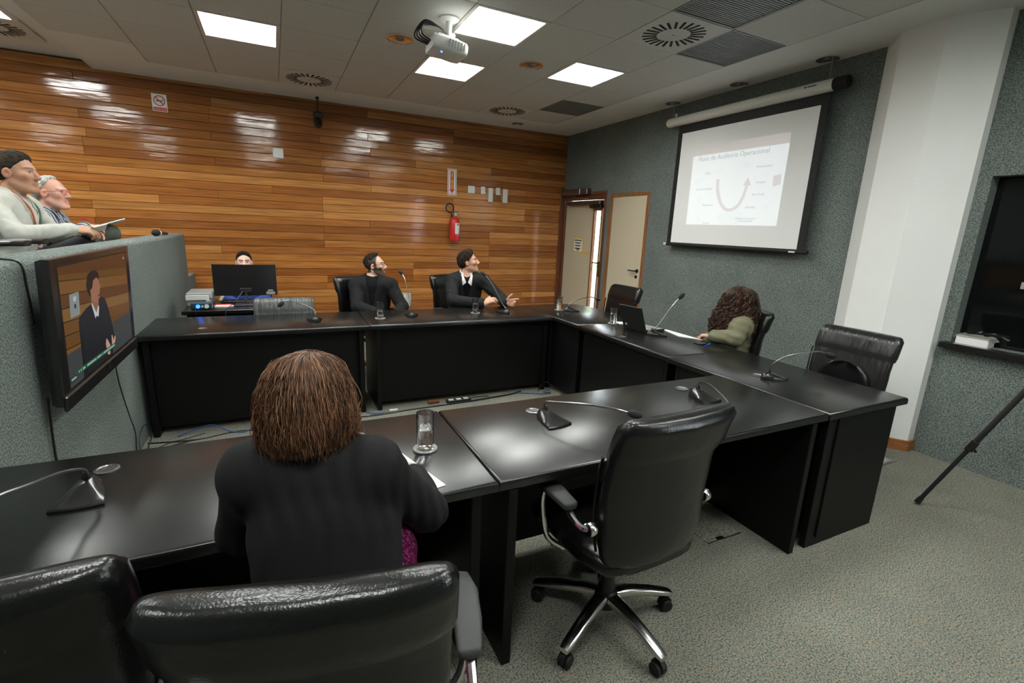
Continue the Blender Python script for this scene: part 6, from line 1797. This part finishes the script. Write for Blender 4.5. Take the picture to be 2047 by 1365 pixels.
# --- man in a pale shirt on the gallery
J, f_, r_ = seated((-1.54, 4.27, 1.15), (1, -.06), (-1.525, 4.32, 1.605), .19, GZ, 1.20, .1, .40)
J.update(shR=A(-1.545, 4.13, 1.555), shL=A(-1.505, 4.50, 1.555), elR=A(-1.40, 3.97, 1.395), wrR=A(-1.20, 4.19, 1.425), elL=A(-1.40, 4.57, 1.37), wrL=A(-1.21, 4.43, 1.41),
         kneeR=A(-1.18, 4.30, 1.315), ankR=A(-1.34, 4.42, 1.00), kneeL=A(-1.18, 4.42, 1.18), ankL=A(-1.36, 4.40, GZ + .09))
o, c, F, T_, torso, box = person('man in a pale shirt with a lanyard on the gallery', J, (A(-1.465, 4.32, 1.772), (1, -.22, .02), (-.05, 0, 1)), (.50, .27, .175), (.06, .045, .032), None, None, dict(), 1.05, .0055,
    [(J['wrR'], A(.10, .03, .0), A(0, -.5, .85), -1, (.5, .6, .7, .8)), (J['wrL'], A(.09, -.03, .0), A(0, .3, .9), 1, (.5, .5, .6, .6))])
cap_hair(c, F, 1.05, 'hair', o, MAT['hair'], (.034, .026, .019), .014, .003, .064, 6, .003, -.045)
shirt(o, J, box, T_, torso, MAT['cloth_pale'], .012, .060, .0065, True, .99, 'shirt', .003, MAT['cloth_pale'], 9)
lower(o, J, box, MAT['trouser_dark'])
nk = J['neck']; shirt_collar(o, J, T_, MAT['cloth_pale'], torso, .012, 1.2)
sy = {z: surf_y(torso, T_, nk, .012, .03, z) + .010 for z in (-.06, -.16, -.26, -.285)}; s0 = surf_y(torso, T_, nk, .012, .058, -.005) + .010
pts = [nk + T_ @ A(-.060, .03, .06), nk + T_ @ A(-.058, s0, -.005), nk + T_ @ A(-.050, sy[-.06], -.06), nk + T_ @ A(-.028, sy[-.16], -.16), nk + T_ @ A(-.006, sy[-.26], -.26), nk + T_ @ A(.0, sy[-.285], -.285)]
pts2 = [nk + T_ @ A(.060, .03, .06), nk + T_ @ A(.058, s0, -.005), nk + T_ @ A(.050, sy[-.06], -.06), nk + T_ @ A(.028, sy[-.16], -.16), nk + T_ @ A(.006, sy[-.26], -.26), nk + T_ @ A(.0, sy[-.285], -.285)]
for p_, mt in ((pts, plain('lanyard_green', (.05, .10, .06), .6)), (pts2, plain('lanyard_orange', (.45, .10, .03), .6))):
    m = MB(); m.tube(smooth_path(p_, 5), .006, 6); obj('lanyard', m, mt, o, smooth=True, world=True)
m = MB(); m.bbox(-.035, .035, -.003, .003, -.05, .0, .002); m.xform(Matrix.Translation(tuple(nk + T_ @ A(.0, sy[-.285] + .006, -.30))) @ Matrix([list(T_[0]), list(T_[1]), list(T_[2])]).to_4x4()); obj('badge', m, MAT['redp'], o, world=True)

# --- grey haired man on the gallery
J, f_, r_ = seated((-1.56, 4.88, 1.10), (1, -.04), (-1.545, 4.885, 1.515), .18, GZ, 1.16, .1, .40)
J.update(shR=A(-1.555, 4.715, 1.465), shL=A(-1.535, 5.06, 1.465), elR=A(-1.48, 4.64, 1.31), wrR=A(-1.285, 4.78, 1.43), elL=A(-1.43, 5.10, 1.31), wrL=A(-1.25, 4.95, 1.41),
         kneeR=A(-1.17, 4.87, 1.385), ankR=A(-1.33, 5.08, 1.06), kneeL=A(-1.18, 4.98, 1.22), ankL=A(-1.36, 4.98, GZ + .09))
o, c, F, T_, torso, box = person('grey haired man with red glasses in a striped shirt on the gallery', J, (A(-1.482, 4.88, 1.672), (1, -.20, .05), (-.05, 0, 1)), (.62, .34, .26), (.40, .40, .38), None, None, dict(), 1.0, .0055,
    [(J['wrR'], A(.10, .03, .0), A(0, -.4, .9), -1, (.6, .7, .8, .9)), (J['wrL'], A(.09, -.05, .01), A(0, .3, .9), 1, (.5, .5, .6, .6))])
cap_hair(c, F, 1.0, 'hair', o, MAT['hair'], (.42, .42, .39), .004, .010, .040, 7, .003, -.050, recede=1.0)
shirt(o, J, box, T_, torso, MAT['cloth_striped'], .012, .060, .0065, True, .98, 'shirt', .003, MAT['cloth_striped'], 10)
lower(o, J, box, MAT['trouser_green']); shirt_collar(o, J, T_, MAT['cloth_striped'], torso, .012, 1.1); glasses(o, c, F, 1.0, MAT['red'])

# papers and pens in their hands
def tilted(nm, label, cat, c, fx, fy, la, lb_, th, mat):
    fx = nrm3(np.array(fx, float)); fy = np.array(fy, float); fy = nrm3(fy - fx * (fx @ fy)); n = np.cross(fx, fy)
    m = MB(); m.bbox(-la / 2, la / 2, -lb_ / 2, lb_ / 2, 0, th, th * .3)
    m.xform(Matrix(((fx[0], fy[0], n[0], c[0]), (fx[1], fy[1], n[1], c[1]), (fx[2], fy[2], n[2], c[2]), (0, 0, 0, 1))))
    return tag(obj(nm, m, mat, world=True), label, cat)
nb = thing('notebook', 'open cream notebook held by the man in the pale shirt', 'notebook', (-1.13, 4.30, 1.40))
for s in (-1, 1):
    m = MB(); m.bbox(-.075, .075, .0, .10, 0, .006, .001)
    M_ = Matrix.Translation((-1.125, 4.31, 1.412)) @ Matrix.Rotation(-.35, 4, 'Y') @ Matrix.Rotation(.5, 4, 'Z') @ Matrix.Rotation(.25 * s if s > 0 else math.pi - .25, 4, 'X')
    m.xform(M_); obj('page_block', m, MAT['ivory'], nb, world=True)
m = MB(); m.tube([(-1.13, 4.24, 1.46), (-1.09, 4.20, 1.445)], .004, 6); tag(obj('pen', m, plain('green_pen', (.05, .12, .05), .4), world=True, smooth=True), 'dark green pen held over the cream notebook', 'pen')
tilted('clipboard', 'white pad on the knee of the grey haired man', 'clipboard', (-1.17, 4.84, 1.452), (1, .35, .38), (0, 1, 0), .24, .17, .008, MAT['paper'])
m = MB(); m.tube([(-1.30, 4.74, 1.505), (-1.235, 4.80, 1.480)], .005, 6); tag(obj('pen', m, MAT['red'], world=True, smooth=True), 'red pen in the hand of the grey haired man', 'pen')
